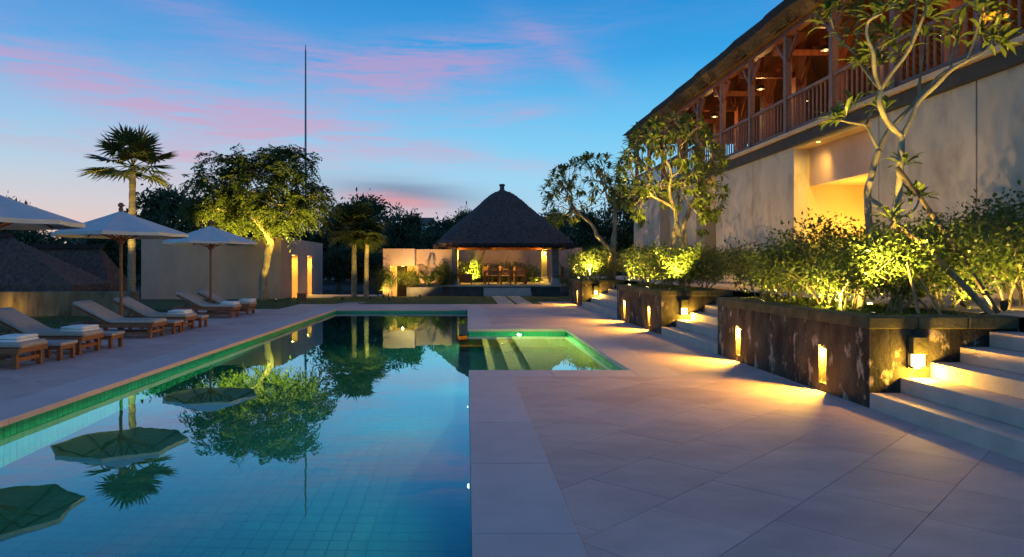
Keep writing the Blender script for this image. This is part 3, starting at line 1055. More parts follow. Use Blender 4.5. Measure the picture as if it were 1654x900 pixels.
# ------------------------------------------------------------------ pool house on the left
def pool_house():
    V = thing('pool_house', 'long beige walled pool house with two tall lit niches, behind the tree', 'pool house', (0, 0, 0))
    Y0, Y1, X1, H = 31.5, 40.6, -8.35, 2.78
    MB().box(-14.65, X1 - .32, Y0, Y1, -.3, H).obj('wall', MT['render'], V, bevel=.01)
    niches = [(33.45, 34.6), (36.75, 37.75)]
    ys = [Y0] + [e for n in niches for e in n] + [Y1]
    f = MB()
    for i in range(0, len(ys), 2):
        f.box(X1 - .3195, X1, ys[i], ys[i + 1], -.3, H)
    f.obj('end_wall', MT['render'], V)
    for a, b in niches:
        MB().box(X1 - .3195, X1, a + .001, b - .001, 2.02, H).obj('niche_head', MT['render'], V)
        n = MB().box(X1 - .3194, X1 - .28, a, b, -.3, 2.02)
        n.obj('niche', MT['ochre'], V)
        m = MB().box(X1 - .20, X1 - .08, a + .2, b - .2, 1.975, 2.015).obj('niche_light', MT['lens_soft'], V)
        lamp('AREA', (X1 - .13, (a + b) / 2, 1.96), 60, WARM, None).data.size = .12
        lamp('POINT', (X1 - .10, (a + b) / 2, .25), 14, WARM, None, .05)
    return V
pool_house()

# ------------------------------------------------------------------ garden wall with gate behind the pavilion
def garden_wall():
    V = thing('garden_wall', 'beige garden wall with a lit gateway, behind the dining pavilion', 'wall', (0, 0, 0))
    Y = 44.5
    GX0, GX1 = -4.15, -2.5
    H = 2.33
    yf = 34.6
    def X(px, yy=yf):
        return (px - 753.5) * yy / 1130
    a, b, c, d = X(618.5), X(630), X(669.5), X(673)
    w = MB()
    w.box(a, b, yf, yf + 1.6, -.3, H)                       # left pier
    w.box(b, c, yf, yf + 1.6, 1.48, H)                     # lintel over the gate
    w.box(c, -.75, yf + 1.2, yf + 1.6, -.3, H)              # wall that runs on to the right
    w.obj('gate_wall', MT['render'], V)
    w = MB()
    w.box(-.75, 7.2, 43.6, 44.0, -.3, 2.62)
    w.box(-1.15, -.7505, yf + 1.601, 44.0, -.3, H)
    w.obj('garden_wall_run', MT['render'], V)
    MB().box(X(637), X(654), yf + 1.35, yf + 1.45, -.3, 1.479).obj('gate_door', MT['dark'], V)
    w = MB()
    w.box(X(654.3), c, yf + 1.25, yf + 1.5, -.3, 1.479)
    w.box(b, X(636.8), yf + 1.25, yf + 1.5, -.3, 1.479)
    w.obj('gate_jamb', MT['ochre'], V)
    MB().box(X(647), X(651), yf + .5, yf + .6, 1.455, 1.479).obj('gate_lamp', MT['lens_soft'], V)
    lamp('POINT', (X(649), yf + .55, 1.42), 60, WARM, None, .03)
    
    
garden_wall()

# ------------------------------------------------------------------ dining pavilion
def pavilion():
    cx, cy = 1.96, 38.6
    V = thing('dining_pavilion', 'open thatched dining pavilion with a tall curved pyramid roof', 'pavilion', (cx, cy, 0))
    hp = 3.0
    pl = MB().box(-hp - .35, hp + .6, -hp - .1, hp, -.3, .42)
    pl.obj('platform', MT['darkstone'], V, bevel=.02)
    MB().box(-hp - .42, hp + .65, -hp - .2, hp, .421, .50).obj('platform_edge', MT['palestone'], V, bevel=.012)
    for i in range(3):
        MB().box(-1.1, 1.25, -hp - .201 - .32 * (3 - i), -hp - .2 if i == 2 else -hp - .201 - .32 * (2 - i), -.2, .125 * (i + 1)).obj('step', MT['palestone'], V, bevel=.01)
    h = 2.6
    for sx in (-1, 1):
        for sy in (-1, 1):
            x, y = sx * h, sy * h
            p = MB().box(x - .17, x + .17, y - .17, y + .17, .86, 2.42)
            p = p.obj('post', MT['greystone'], V, bevel=.02)
            b = MB().lathe([(.36, .501), (.36, .62), (.28, .72), (.25, .859)], 4)
            for i, q in enumerate(b.v):
                ca = math.cos(R(45))
                b.v[i] = (x + (q[0] - q[1]) * ca, y + (q[0] + q[1]) * ca, q[2])
            b.obj('post_base', MT['palestone'], p)
    bm_ = MB()
    for s in (-1, 1):
        bm_.box(-h - .4, h + .4, s * h - .11, s * h + .11, 2.421, 2.62)
        bm_.box(s * h - .1, s * h + .1, -h + .12, h - .12, 2.423, 2.60)
    bm_.obj('beam', MT['wood'], V)
    # roof: courses of thatch, each a little proud of the next
    prof = []
    R0 = 3.55
    zt, zb = 5.55, 2.66
    N = 26
    zt = 5.66
    for i in range(N + 1):
        q = i / N
        r = R0 * float(np.interp(q, [0, .14, .27, .40, .53, .69, .80, .87, .93, .97, 1.0], [1, .885, .775, .65, .52, .375, .285, .215, .15, .09, .02]))
        prof.append((r, zb + (zt - zb) * q))
    rings = []
    m = 18
    def ring(r, z, jit):
        out = []
        for s in range(4):
            for j in range(m):
                u = -1 + 2 * j / m
                # rounded square
                k = (1 - .10 * max(0, (abs(u) - .72) / .28) ** 2)
                px, py = u * k * r, -r * (1 - .07 * max(0, (abs(u) - .72) / .28) ** 2)
                a = s * math.pi / 2
                jx = rng.uniform(-jit, jit)
                x, y = px * math.cos(a) - (py + jx) * math.sin(a), px * math.sin(a) + (py + jx) * math.cos(a)
                out.append((x, y, z + rng.uniform(-jit, jit)))
        return out
    rf = MB()
    vs = []
    first = ring(prof[0][0] - .45, prof[0][1] - .06, 0)
    vs += first
    vs += ring(prof[0][0] - .12, prof[0][1] - .21, .012)
    for (r, z), (r2, z2) in zip(prof[:-1], prof[1:]):
        vs += ring(r + .012, z - .035, .016)
        vs += ring((r * .15 + r2 * .85) + .014, z * .15 + z2 * .85, .012)
    vs += ring(.06, prof[-1][1] + .02, 0)
    L = 4 * m
    nr = len(vs) // L
    fs = []
    for i in range(nr - 1):
        for j in range(L):
            a, b = i * L + j, i * L + (j + 1) % L
            fs.append((a, b, b + L, a + L))
    fs.append(tuple(range((nr - 1) * L, nr * L)))
    rf.add(vs, fs)
    roof = rf.obj('roof', MT['thatch'], V)
    un = MB().add([(-3.1, -3.1, 2.63), (3.1, -3.1, 2.63), (3.1, 3.1, 2.63), (-3.1, 3.1, 2.63), (0, 0, 5.2)], [(0, 1, 4), (1, 2, 4), (2, 3, 4), (3, 0, 4)])
    un.obj('roof_underside', MT['thatchin'], roof)
    n = 7000
    side = nrng.integers(0, 4, n)
    u = nrng.uniform(-1, 1, n) * (R0 - .2)
    rr = R0 + nrng.uniform(-.16, .02, n)
    ax = side * math.pi / 2
    P = np.c_[u * np.cos(ax) + rr * np.sin(ax), u * np.sin(ax) - rr * np.cos(ax), np.full(n, zb - .08) - (R0 - rr) * .6]
    D = np.c_[np.sin(ax) * .7, -np.cos(ax) * .7, np.full(n, -.7)] + rand_unit(n) * .35
    struct(link('eave_straw', leaf_quads('eave_straw', P, D, rand_unit(n), nrng.uniform(.08, .2, n), .025, MT['thatch']), roof), 'stuff')
    fn = MB().lathe([(.22, 5.50), (.20, 5.62), (.13, 5.68), (.12, 5.86), (.17, 5.90), (.15, 5.98), (.05, 6.0)], 12)
    fn.obj('finial', MT['darkstone'], V)
    # lamps under the eaves on the rear posts
    for sx in (-1, 1):
        lp = MB().box(sx * h - .06, sx * h + .06, h - .30, h - .20, 2.1, 2.3)
        lp.obj('post_lamp', MT['lens_soft'], V)
        lamp('POINT', (cx + sx * h + (.05 if sx < 0 else -.05), cy + h - .42, 2.15), 130, WARM, None, .05)
    pd = MB().lathe([(.04, 2.9), (.12, 2.8), (.15, 2.62), (.14, 2.60)], 12).obj('pendant', MT['blackmetal'], V)
    MB().lathe([(.02, 2.66), (.06, 2.63), (.05, 2.585), (.01, 2.57)], 10).obj('bulb', MT['lens_soft'], pd)
    MB().tube([(0, 0, 2.9), (0, 0, 5.0)], .012, 5).obj('cord', MT['blackmetal'], pd)
    lamp('SPOT', (cx, cy, 2.52), 420, WARM2, V, .08, (cx, cy, 0), 165, .6)  # spot added in the pendant to brighten the table and chairs
    return V
pavilion()
# stone slabs across the lawn
pth = MB()
pth.box(1.24, 1.88, 27.15, 34.6, -.05, LZ + .016)
st_ = struct(pth.obj('path', MT['palestone'], bevel=.01))
for k, (xa, xb) in enumerate(((2.0, 2.6),)):
    MB().box(xa, xb, 27.2, 34.4, -.05, LZ + .016).obj('slab', MT['palestone'], st_, bevel=.01)
pp = MB().box(-9.0, -4.2, 34.0, 37.5, -.3, -.06)
pp.add([(-4.3, 34.5, -.055), (-3.5, 34.5, -.055), (-4.3, 27.12, LZ + .012), (-5.2, 27.12, LZ + .012)], [(0, 1, 2, 3)][::-1])
struct(pp.obj('garden_path', MT['palestone']))

# low dark walls either side of the pavilion steps
tag(MB().box(-3.0, -1.2, 34.85, 35.25, -.3, .42).obj('low_wall', MT['darkstone'], bevel=.02), 'low dark stone wall left of the pavilion steps', 'wall')
tag(MB().box(4.7, 5.7, 34.9, 35.3, -.3, .45).obj('low_wall', MT['darkstone'], bevel=.02), 'low dark stone wall right of the pavilion', 'wall')

def chair():
    t_ = thing('dining_chair', '', 'chair')
    MB().box(-.26, .26, -.25, .25, .42, .47).obj('seat', MT['chairwood'], t_, bevel=.01)
    for sx in (-1, 1):
        MB().bar((sx * .24, -.24, 0), (sx * .25, -.30, .92), .05, .05).obj('leg', MT['chairwood'], t_)
        MB().box(sx * .24 - .025, sx * .24 + .025, .19, .24, 0, .64).obj('leg', MT['chairwood'], t_)
        MB().box(sx * .25 - .03, sx * .25 + .03, -.25, .27, .641, .675).obj('armrest', MT['chairwood'], t_)
    b = MB()
    b.bar((-.25, -.30, .90), (.25, -.30, .90), .04, .09)
    b.bar((-.25, -.265, .52), (.25, -.265, .52), .03, .05)
    for i in range(9):
        x = -.2 + .05 * i
        b.bar((x, -.265, .54), (x, -.297, .87), .036, .018)
    b.obj('backrest', MT['chairwood'], t_)
    return t_
ch = chair()
PZ = .501
spots = [(1.42, 37.0, 0, 'teak dining chair left of the middle one, facing the table'), (2.08, 36.95, 0, 'teak dining chair with its back to the steps, in the middle of the three'),
         (2.85, 37.0, 0, 'teak dining chair at the right of the three with backs to us'), (1.2, 38.9, math.pi, 'teak dining chair on the far side of the table, left'),
         (2.1, 38.95, math.pi, 'teak dining chair on the far side of the table, middle'), (2.9, 38.9, math.pi, 'teak dining chair on the far side of the table, right'),
         (4.75, 36.7, R(70), 'lone teak chair outside the right pavilion post')]
for i, (x, y, rz, l) in enumerate(spots):
    if i == 0:
        ch.location = (x, y, PZ)
        ch['label'] = l
        ch['group'] = 'teak chairs in the pavilion'
    else:
        dup(ch, (x, y, PZ), rz, label=l, group='teak chairs in the pavilion')
def dtable():
    t_ = thing('dining_table', 'long teak dining table under the thatched pavilion', 'table', (2.1, 37.95, PZ))
    for i in range(5):
        MB().box(-1.25, 1.25, -.5 + .2 * i + .003, -.3 + .2 * i - .003, .70, .745).obj('table_plank', MT['chairwood'], t_)
    for sx in (-1, 1):
        for sy in (-1, 1):
            MB().box(sx * 1.1 - .045, sx * 1.1 + .045, sy * .4 - .045, sy * .4 + .045, 0, .62).obj('leg', MT['chairwood'], t_)
    MB().box(-1.15, 1.15, -.44, .44, .621, .699).obj('apron', MT['chairwood'], t_)
dtable()
sb = thing('side_bench', 'small dark sideboard beside the left pavilion post', 'sideboard', (-.05, 37.2, PZ))
MB().box(-.38, .38, -.2, .2, .50, .56).obj('top', MT['chairwood'], sb, bevel=.008)
MB().box(-.34, .34, -.17, .17, .08, .499).obj('cabinet', MT['teak'], sb)
for sx in (-1, 1):
    MB().box(sx * .3 - .03, sx * .3 + .03, -.15, .15, 0, .079).obj('leg', MT['teak'], sb)

# ------------------------------------------------------------------ old thatched houses on the far left
def thatched(name, label, x0, x1, y0, y1, ze, ridge, wall_mat):
    """hip roof from eave rectangle x0..x1, y0..y1 at height ze to a ridge (xa, xb, y, z)"""
    V = thing(name, label, 'house', ((x0 + x1) / 2, (y0 + y1) / 2, -.3))
    V.location = (0, 0, 0)
    xa, xb, yr, zr = ridge
    n = 16
    mb = MB()
    vs = []
    for i in range(n + 1):
        q = i / n
        z = ze + (zr - ze) * q
        for half in (0, 1):
            for (ex, ey, rx) in ((x0, y0, xa), (x1, y0, xb), (x1, y1, xb), (x0, y1, xa)):
                pr = .0 if half == 0 else .03
                vs.append((ex + (rx - ex) * q, ey + (yr - ey) * q - (pr if ey == y0 else -pr), z + (.0 if half == 0 else .05)))
    k = 8
    fs = []
    # stepped courses: upper ring of each course joins the lower ring of the next
    rings = [vs[i * k:(i * k) + 4] for i in range(n + 1)] 
    out = []
    for i in range(n):
        out.append(rings[i])
        a = rings[i]
        b = rings[i + 1]
        out.append([tuple(a[j][t2] * .1 + b[j][t2] * .9 + (.05 if t2 == 2 else 0) for t2 in range(3)) for j in range(4)])
    out.append(rings[n])
    low = [(p[0], p[1], p[2] - .22) for p in rings[0]]
    inn = [((p[0] - (x0 + x1) / 2) * .9 + (x0 + x1) / 2, (p[1] - (y0 + y1) / 2) * .85 + (y0 + y1) / 2, p[2] - .25) for p in rings[0]]
    out = [inn, low] + out
    vv = [p for r_ in out for p in r_]
    for i in range(len(out) - 1):
        for j in range(4):
            a, b = i * 4 + j, i * 4 + (j + 1) % 4
            fs.append((a, b, b + 4, a + 4))
    fs.append((0, 1, 2, 3))
    mb.add(vv, fs)
    mb.obj('roof', MT['thatch'], V)
    MB().bar((xa - .1, yr, zr + .05), (xb + .1, yr, zr + .05), .3, .16).obj('ridge_cap', MT['thatchdark'], V)
    MB().box(x0 + .7, x1 - .7, y0 + .6, y1 - .6, -.3, ze - .2).obj('wall', wall_mat, V)
    return V
thatched('thatched_house', 'low thatched house with a steep hip roof at the left edge of the garden', -22, -12.0, 21.3, 23.6, .90, (-19, -14.7, 22.4, 2.42), MT['oldwall'])
thatched('thatched_house', 'second thatched house standing behind, between the left house and the tall palm', -17.5, -12.75, 25.0, 26.7, .75, (-15.9, -13.55, 25.85, 2.15), MT['darkstone'])
bw = MB().box(-20, -9.9, 20.9, 21.15, -.3, .72)
bw = tag(bw.obj('boundary_wall', MT['oldwall'], bevel=.02), 'stained low garden wall under the thatched eaves, partly lit', 'wall')
spl = thing('garden_spotlight', 'small spotlight on the lawn lighting the stained wall at the left edge', 'spotlight', (-13.3, 19.9, LZ), group='spotlights in the garden')
MB().lathe([(.05, 0), (.05, .1), (.06, .11), (.05, .14)], 10).obj('housing', MT['blackmetal'], spl)
lamp('POINT', (-13.6, 20.45, .25), 16, WARM, spl, .05)

# ------------------------------------------------------------------ mast and far house
ms = thing('radio_mast', 'tall thin mast rising behind the big tree', 'mast', (-16.1, 70, -.3))
MB().tube([(0, 0, 0), (0, 0, 12), (0, 0, 23.3)], [.13, .11, .075], 8).obj('pole', MT['mast'], ms)
MB().tube([(0, 0, 23.301), (0, 0, 23.9)], [.06, .03], 6).obj('tip', MT['mast'], ms)

fh = thing('hill_house', 'white house with a brown roof far away above the trees', 'house', (-6.6, 110, -.3))
MB().box(-1.9, 1.6, 0, 5, 0, 8.3).obj('wall', MT['whitehouse'], fh)
MB().add([(-2.6, -.6, 8.301), (2.4, -.6, 8.301), (2.4, 5.6, 8.301), (-2.6, 5.6, 8.301), (-1.2, 2.5, 9.5), (1.0, 2.5, 9.5)], [(0, 1, 5, 4), (1, 2, 5), (2, 3, 4, 5), (3, 0, 4), (3, 2, 1, 0)]).obj('roof', MT['houseroof'], fh)
for x in (-1.3, .2):
    MB().box(x, x + .8, -.06, -.005, 6.6, 7.7).obj('window', MT['dark'], fh)

# ------------------------------------------------------------------ parasols and loungers
def parasol():
    t_ = thing('parasol', '', 'parasol')
    Rr, zr, zt = 1.40, 2.20, 2.70
    c = MB()
    k = 8
    top = (0, 0, zt)
    vs = [top]
    ph = R(12)
    rows = 4
    for r_ in range(1, rows + 1):
        q = r_ / rows
        for j in range(k * 2):
            a = ph + 2 * math.pi * j / (2 * k)
            rr = Rr * q * (1.0 if j % 2 == 0 else math.cos(math.pi / k) * (1 - .02 * q))
            z = zt - (zt - zr) * (q ** .95) - (.0 if j % 2 == 0 else .03 * math.sin(math.pi * min(1, q * .9)))
            vs.append((rr * math.cos(a), rr * math.sin(a), z))
    kk = 2 * k
    fs = [(0, 1 + j, 1 + (j + 1) % kk) for j in range(kk)]
    for r_ in range(rows - 1):
        for j in range(kk):
            a, b = 1 + r_ * kk + j, 1 + r_ * kk + (j + 1) % kk
            fs.append((a, a + kk, b + kk, b))
    # short hem that hangs down
    base = len(vs)
    for j in range(kk):
        p = vs[1 + (rows - 1) * kk + j]
        vs.append((p[0] * 1.0, p[1] * 1.0, p[2] - .07))
    for j in range(kk):
        a, b = 1 + (rows - 1) * kk + j, 1 + (rows - 1) * kk + (j + 1) % kk
        fs.append((a, base + j, base + (j + 1) % kk, b))
    c.add(vs, fs)
    co = c.obj('canopy', MT['canvas'], t_)
    so = co.modifiers.new('thick', 'SOLIDIFY')
    so.thickness = .008
    MB().tube([(0, 0, .06), (0, 0, zt - .02)], [.036, .034], 10).obj('pole', MT['teak'], t_)
    MB().lathe([(.05, zt - .01), (.05, zt + .05), (.03, zt + .07), (.06, zt + .10), (.065, zt + .13), (.04, zt + .17), (.01, zt + .18)], 10).obj('finial', MT['teak'], t_)
    MB().lathe([(.06, 1.98), (.075, 2.0), (.075, 2.10), (.06, 2.12)], 10).obj('hub', MT['teak'], t_)
    for j in range(k):
        a = ph + 2 * math.pi * j / k
        d = Vector((math.cos(a), math.sin(a), 0))
        b = MB().bar(d * .06 + Vector((0, 0, zt - .05)), d * (Rr - .06) + Vector((0, 0, zr - .035)), .022, .03)
        ro = b.obj('rib', MT['teak'], t_)
        MB().bar(d * .075 + Vector((0, 0, 2.05)), d * .80 + Vector((0, 0, zt - (zt - zr) * .53 - .06)), .02, .03).obj('strut', MT['teak'], ro)
    MB().lathe([(.28, 0), (.28, .06), (.26, .075), (.07, .08), (.06, .30), (.05, .31)], 20).obj('base', MT['darkstone'], t_)
    return t_
pr_ = parasol()
for i, (x, y, rz, l) in enumerate(((-7.58, 11.0, R(20), 'white parasol cut off by the left edge, over the nearest loungers'),
                                   (-7.58, 15.35, 0, 'white parasol in front of the tall palm, fully in view over two loungers'),
                                   (-7.68, 21.0, R(30), 'farthest white parasol, in front of the beige pool house wall'))):
    if i == 0:
        pr_.location = (x, y, 0)
        pr_.rotation_euler = (0, 0, rz)
        pr_['label'] = l
        pr_['group'] = 'white parasols over the loungers'
    else:
        dup(pr_, (x, y, 0), rz, label=l, group='white parasols over the loungers')

def cushion_strip(path, th, w, name, mat, parent):
    """padded slab that follows a path of (x, z) with soft edges"""
    n = len(path)
    vs, fs = [], []
    yy = [(-w / 2, .25), (-w / 2 + .015, 0.0), (-w / 2 + .05, -.0), (0, -.05), (w / 2 - .05, -.0), (w / 2 - .015, 0.0), (w / 2, .25)]
    m = len(yy)
    for i, (x, z) in enumerate(path):
        a = path[max(0, i - 1)]
        b = path[min(n - 1, i + 1)]
        d = Vector((b[0] - a[0], 0, b[1] - a[1])).normalized()
        u = Vector((-d.z, 0, d.x))
        if u.z < 0:
            u = -u
        e = 1.0 if 0 < i < n - 1 else .55
        for y, drop in yy:
            p = Vector((x, y, z)) + u * th * (e - drop * .6)
            vs.append(p)
        for y, drop in yy:
            p = Vector((x, y, z)) + u * th * drop * .6
            vs.append(p)
    k = 2 * m
    for i in range(n - 1):
        for j in range(m - 1):
            a = i * k + j
            fs.append((a, a + 1, a + 1 + k, a + k))
            b = i * k + m + j
            fs.append((b, b + k, b + k + 1, b + 1))
        a = i * k
        fs.append((a, a + k, a + k + m, a + m))
        a = i * k + m - 1
        fs.append((a, a + m, a + m + k, a + k))
    for i in (0, n - 1):
        for j in range(m - 1):
            a = i * k + j
            q = (a, a + m, a + m + 1, a + 1)
            fs.append(q if i == 0 else q[::-1])
    mb = MB()
    mb.add(vs, fs)
    me = mb.mesh(name, mat)
    bmfix(me)
    return link(name, me, parent, smooth=True)

def lounger():
    t_ = thing('sun_lounger', '', 'sun lounger')
    W = .66
    fz = .285
    fr = MB()
    for s in (-1, 1):
        fr.box(-1.95, 0, s * W / 2 - .025, s * W / 2 + .025, fz - .06, fz + .02)
    fr.box(-.05, -.002, -W / 2 + .026, W / 2 - .026, fz - .06, fz + .018)
    fr.box(-1.948, -1.90, -W / 2 + .026, W / 2 - .026, fz - .06, fz + .018)
    fr.obj('frame', MT['teak'], t_, bevel=.006)
    for i in range(11):
        x = -.06 - i * .093
        MB().box(x - .075, x, -W / 2 + .026, W / 2 - .026, fz - .01, fz + .012).obj('slat', MT['teak'], t_)
    for x in (-.10, -1.45):
        for s in (-1, 1):
            MB().box(x - .04, x + .04, s * (W / 2 - .04) - .035, s * (W / 2 - .04) + .035, 0, fz - .061).obj('leg', MT['teak'], t_, bevel=.005)
    st = MB()
    st.box(-.12, -.08, -W / 2 + .08, W / 2 - .08, .10, .16)
    for s in (-1, 1):
        st.box(-1.41, -.14, s * (W / 2 - .04) - .015, s * (W / 2 - .04) + .015, .08, .13)
    st.obj('stretcher', MT['teak'], t_)
    bk = MB()
    for s in (-1, 1):
        bk.bar((-1.07, s * (W / 2 - .06), fz + .0), (-1.84, s * (W / 2 - .06), fz + .36), .04, .04)
    for i in range(7):
        q = (i + .5) / 7
        bk.bar((-1.07 - .77 * q, -W / 2 + .05, fz + .36 * q + .026), (-1.07 - .77 * q, W / 2 - .05, fz + .36 * q + .026), .07, .015)
    bk.bar((-1.55, 0, fz + .2), (-1.75, 0, fz - .04), .03, .03)
    bk.obj('backrest', MT['teak'], t_)
    path = [(.02, fz + .022), (-.02, fz + .024)] + [(-.1 - .16 * i, fz + .026) for i in range(6)] + [(-1.0, fz + .03), (-1.10, fz + .062)] + [(-1.10 - .77 * q, fz + .062 + .365 * q) for q in (.2, .4, .6, .8, .97, 1.0)]
    cushion_strip(path, .072, W - .03, 'mattress', MT['cushion'], t_)
    return t_
lg = lounger()
LX = -6.40
gl = 'teak sun loungers beside the pool'
lsp = [(10.40, 'nearest sun lounger with a folded towel, cut off by the left edge'), (12.05, 'second sun lounger from the camera, with a thick folded towel'),
       (14.68, 'sun lounger without a towel, in front of the middle parasol'), (16.35, 'sun lounger with a towel just behind the middle parasol'),
       (20.25, 'sun lounger on the near side of the farthest parasol'), (21.75, 'farthest sun lounger, beyond the last parasol')]
for i, (y, l) in enumerate(lsp):
    x = LX - .03 - (.2 if i > 3 else 0)
    if i == 0:
        lg.location = (x, y, 0)
        lg.scale = (.89, 1, 1)
        lg['label'] = l
        lg['group'] = gl
    else:
        dup(lg, (x, y, 0), rng.uniform(-.02, .02), label=l, group=gl)

def towel():
    t_ = thing('towel', '', 'towel')
    for i in range(2):
        w, d = .38 - .02 * i, .52 - .03 * i
        th = .046
        z = th * 1.02 * i
        b = MB()
        n = 6
        ny_ = 7
        prof = []
        for a in range(n + 1):
            an = math.pi * a / n - math.pi / 2
            prof.append((w / 2 + .02 * math.cos(an), th / 2 + th / 2 * math.sin(an)))
        prof += [(w * .2, th * 1.04), (-w * .15, th * .97), (-w / 2 + .02, th), (-w / 2, th * .7), (-w / 2 + .005, 0)]
        vs, k = [], len(prof)
        for j in range(ny_):
            q = j / (ny_ - 1)
            e = 1 - .25 * (abs(2 * q - 1) ** 8)
            for (px_, pz_) in prof:
                vs.append((px_ * (1 - .02 * (1 - e)) + rng.uniform(-.004, .004), -d / 2 + d * q + rng.uniform(-.003, .003), z + th / 2 + (pz_ - th / 2) * e + rng.uniform(-.003, .003)))
        fs = []
        for j in range(ny_ - 1):
            for i2 in range(k):
                a0, b0 = j * k + i2, j * k + (i2 + 1) % k
                fs.append((a0, b0, b0 + k, a0 + k))
        fs += [tuple(range(k))[::-1], tuple(range((ny_ - 1) * k, ny_ * k))]
        b.add(vs, fs)
        me = b.mesh('fold', MT['towel'])
        bmfix(me)
        link('fold', me, t_, smooth=True)
    return t_
tw = towel()
tl = [(LX - .33, 10.42, 'folded white towel on the nearest sun lounger'), (LX - .28, 12.08, 'folded white towel on the second sun lounger'), (LX - .30, 16.35, 'folded white towel on the lounger behind the middle parasol'),
      (LX - .45, 20.25, 'folded white towel on the lounger before the last parasol'), (LX - .42, 21.75, 'folded white towel on the farthest sun lounger')]
for i, (x, y, l) in enumerate(tl):
    if i == 0:
        tw.location = (x, y, .372)
        tw['label'] = l
        tw['group'] = 'folded white towels'
    else:
        dup(tw, (x, y, .372), rng.uniform(-.08, .08), label=l, group='folded white towels')

def side_table():
    t_ = thing('side_table', '', 'side table')
    MB().box(-.26, .26, -.24, .24, .235, .285).obj('top', MT['cushion'], t_, bevel=.01)
    MB().box(-.23, .23, -.21, .21, .17, .2345).obj('apron', MT['teak'], t_)
    for sx in (-1, 1):
        for sy in (-1, 1):
            MB().box(sx * .2 - .03, sx * .2 + .03, sy * .18 - .03, sy * .18 + .03, 0, .169).obj('leg', MT['teak'], t_)
    return t_
sd = side_table()
for i, (y, l) in enumerate(((11.22, 'low side table between the two nearest loungers'), (12.80, 'low side table just beyond the second lounger'), (15.50, 'low side table under the middle parasol'), (17.05, 'low side table beyond the lounger with a towel behind the middle parasol'))):
    if i == 0:
        sd.location = (LX - .22, y, 0)
        sd['label'] = l
        sd['group'] = 'low side tables between loungers'
    else:
        dup(sd, (LX - .22, y, 0), 0, label=l, group='low side tables between loungers')

bxo = thing('wooden_box', 'small dark wooden box on the lawn before the lit niches', 'box', (-7.35, 31.2, LZ))
MB().box(-.18, .18, -.15, .15, 0, .26).obj('body', MT['teak'], bxo, bevel=.01)
MB().box(-.2, .2, -.17, .17, .261, .30).obj('lid', MT['chairwood'], bxo, bevel=.008)

# ------------------------------------------------------------------ plants
def grow(base, targets, r0, mb, tips, bend=.12, frac=.42, expo=.5, seg=4, lift=.1, sides=6):
    """limbs that fork towards groups of crown points"""
    n0 = len(targets)
    def rec(p, d, ts, depth):
        c = sum(ts, Vector()) / len(ts)
        r = r0 * (len(ts) / n0) ** expo
        if len(ts) == 1:
            e = ts[0]
            re = r * .55
        else:
            e = p + (c - p) * (frac if depth else frac * .9)
            e += Vector((rng.uniform(-1, 1), rng.uniform(-1, 1), rng.uniform(-.3, .6))) * (c - p).length * bend
            re = r * .8
        pts, rs = [], []
        L = (e - p).length
        h = p + d * L * .4
        for k in range(seg + 1):
            q = k / seg
            pt = p * (1 - q) ** 2 + h * (2 * q * (1 - q)) + e * q ** 2
            pts.append(pt)
            rs.append(r + (re - r) * q)
        mb.tube(pts, rs, sides, cap=len(ts) == 1)
        nd = (e - h).normalized()
        if len(ts) == 1:
            tips.append((e, nd))
            return
        # split along the widest direction
        A = np.array([list(t2 - e) for t2 in ts])
        A /= (np.linalg.norm(A, axis=1, keepdims=True) + 1e-6)
        Ac = A - A.mean(0)
        u, s, vt = np.linalg.svd(Ac, full_matrices=False)
        pr = Ac @ vt[0]
        idx = np.argsort(pr)
        k = max(1, min(len(ts) - 1, int(len(ts) * rng.uniform(.36, .64))))
        for grp in (idx[:k], idx[k:]):
            rec(e, nd, [ts[i] for i in grp], depth + 1)
    rec(Vector(base), Vector((0, 0, 1)), targets, 0)

def leaf_cloud(tips, per, spread, size, flat=1.0, droop=0.2, along=True):
    P, D, N, L, W = [], [], [], [], []
    c = np.array([list(t2[0]) for t2 in tips])
    d = np.array([list(t2[1]) for t2 in tips])
    n = len(c)
    o = nrng.normal(size=(n, per, 3)) * spread
    o[:, :, 2] *= flat
    P = (c[:, None, :] + o).reshape(-1, 3)
    out = o / (np.linalg.norm(o, axis=2, keepdims=True) + 1e-6)
    D = out + nrng.normal(size=(n, per, 3)) * .6
    D[:, :, 2] -= droop
    D = D.reshape(-1, 3)
    N = nrng.normal(size=(n * per, 3)) * .7 + np.array([0, 0, 1.0])
    L = nrng.uniform(.45, 1.55, n * per) * size
    return P, D, N, L

def ellipsoid_targets(n, c, rx, ry, rz, shell=.55, zmin=-1.0):
    out = []
    while len(out) < n:
        v = Vector((rng.gauss(0, 1), rng.gauss(0, 1), rng.gauss(0, 1))).normalized()
        if v.z < zmin:
            continue
        q = rng.uniform(shell, 1.0)
        out.append(Vector((c[0] + v.x * rx * q, c[1] + v.y * ry * q, c[2] + v.z * rz * q)))
    return out

def broad_tree_parts(targets, base, r0, leaf, per, spread, size, flat, bark, bend=.10, width=.42, frac=.42):
    mb = MB()
    tips = []
    grow(base, targets, r0, mb, tips, bend=bend, frac=frac)
    wood = mb.mesh('trunk', bark)
    wood.polygons.foreach_set('use_smooth', [True] * len(wood.polygons))
    P, D, N, L = leaf_cloud(tips, per, spread, size, flat)
    return wood, leaf_quads('crown', P, D, N, L, L * width, leaf)

def put_tree(name, label, cat, loc, wood, crown, rz=0, scale=1, group=None):
    t_ = thing(name, label, cat, loc, rz, group)
    t_.scale = scale if hasattr(scale, '__len__') else (scale,) * 3
    link('trunk', wood, t_)
    link('crown', crown, t_)
    return t_

# --- the big lit tree in front of the pool house
bx_, by_ = -8.72, 30.0
tg = []
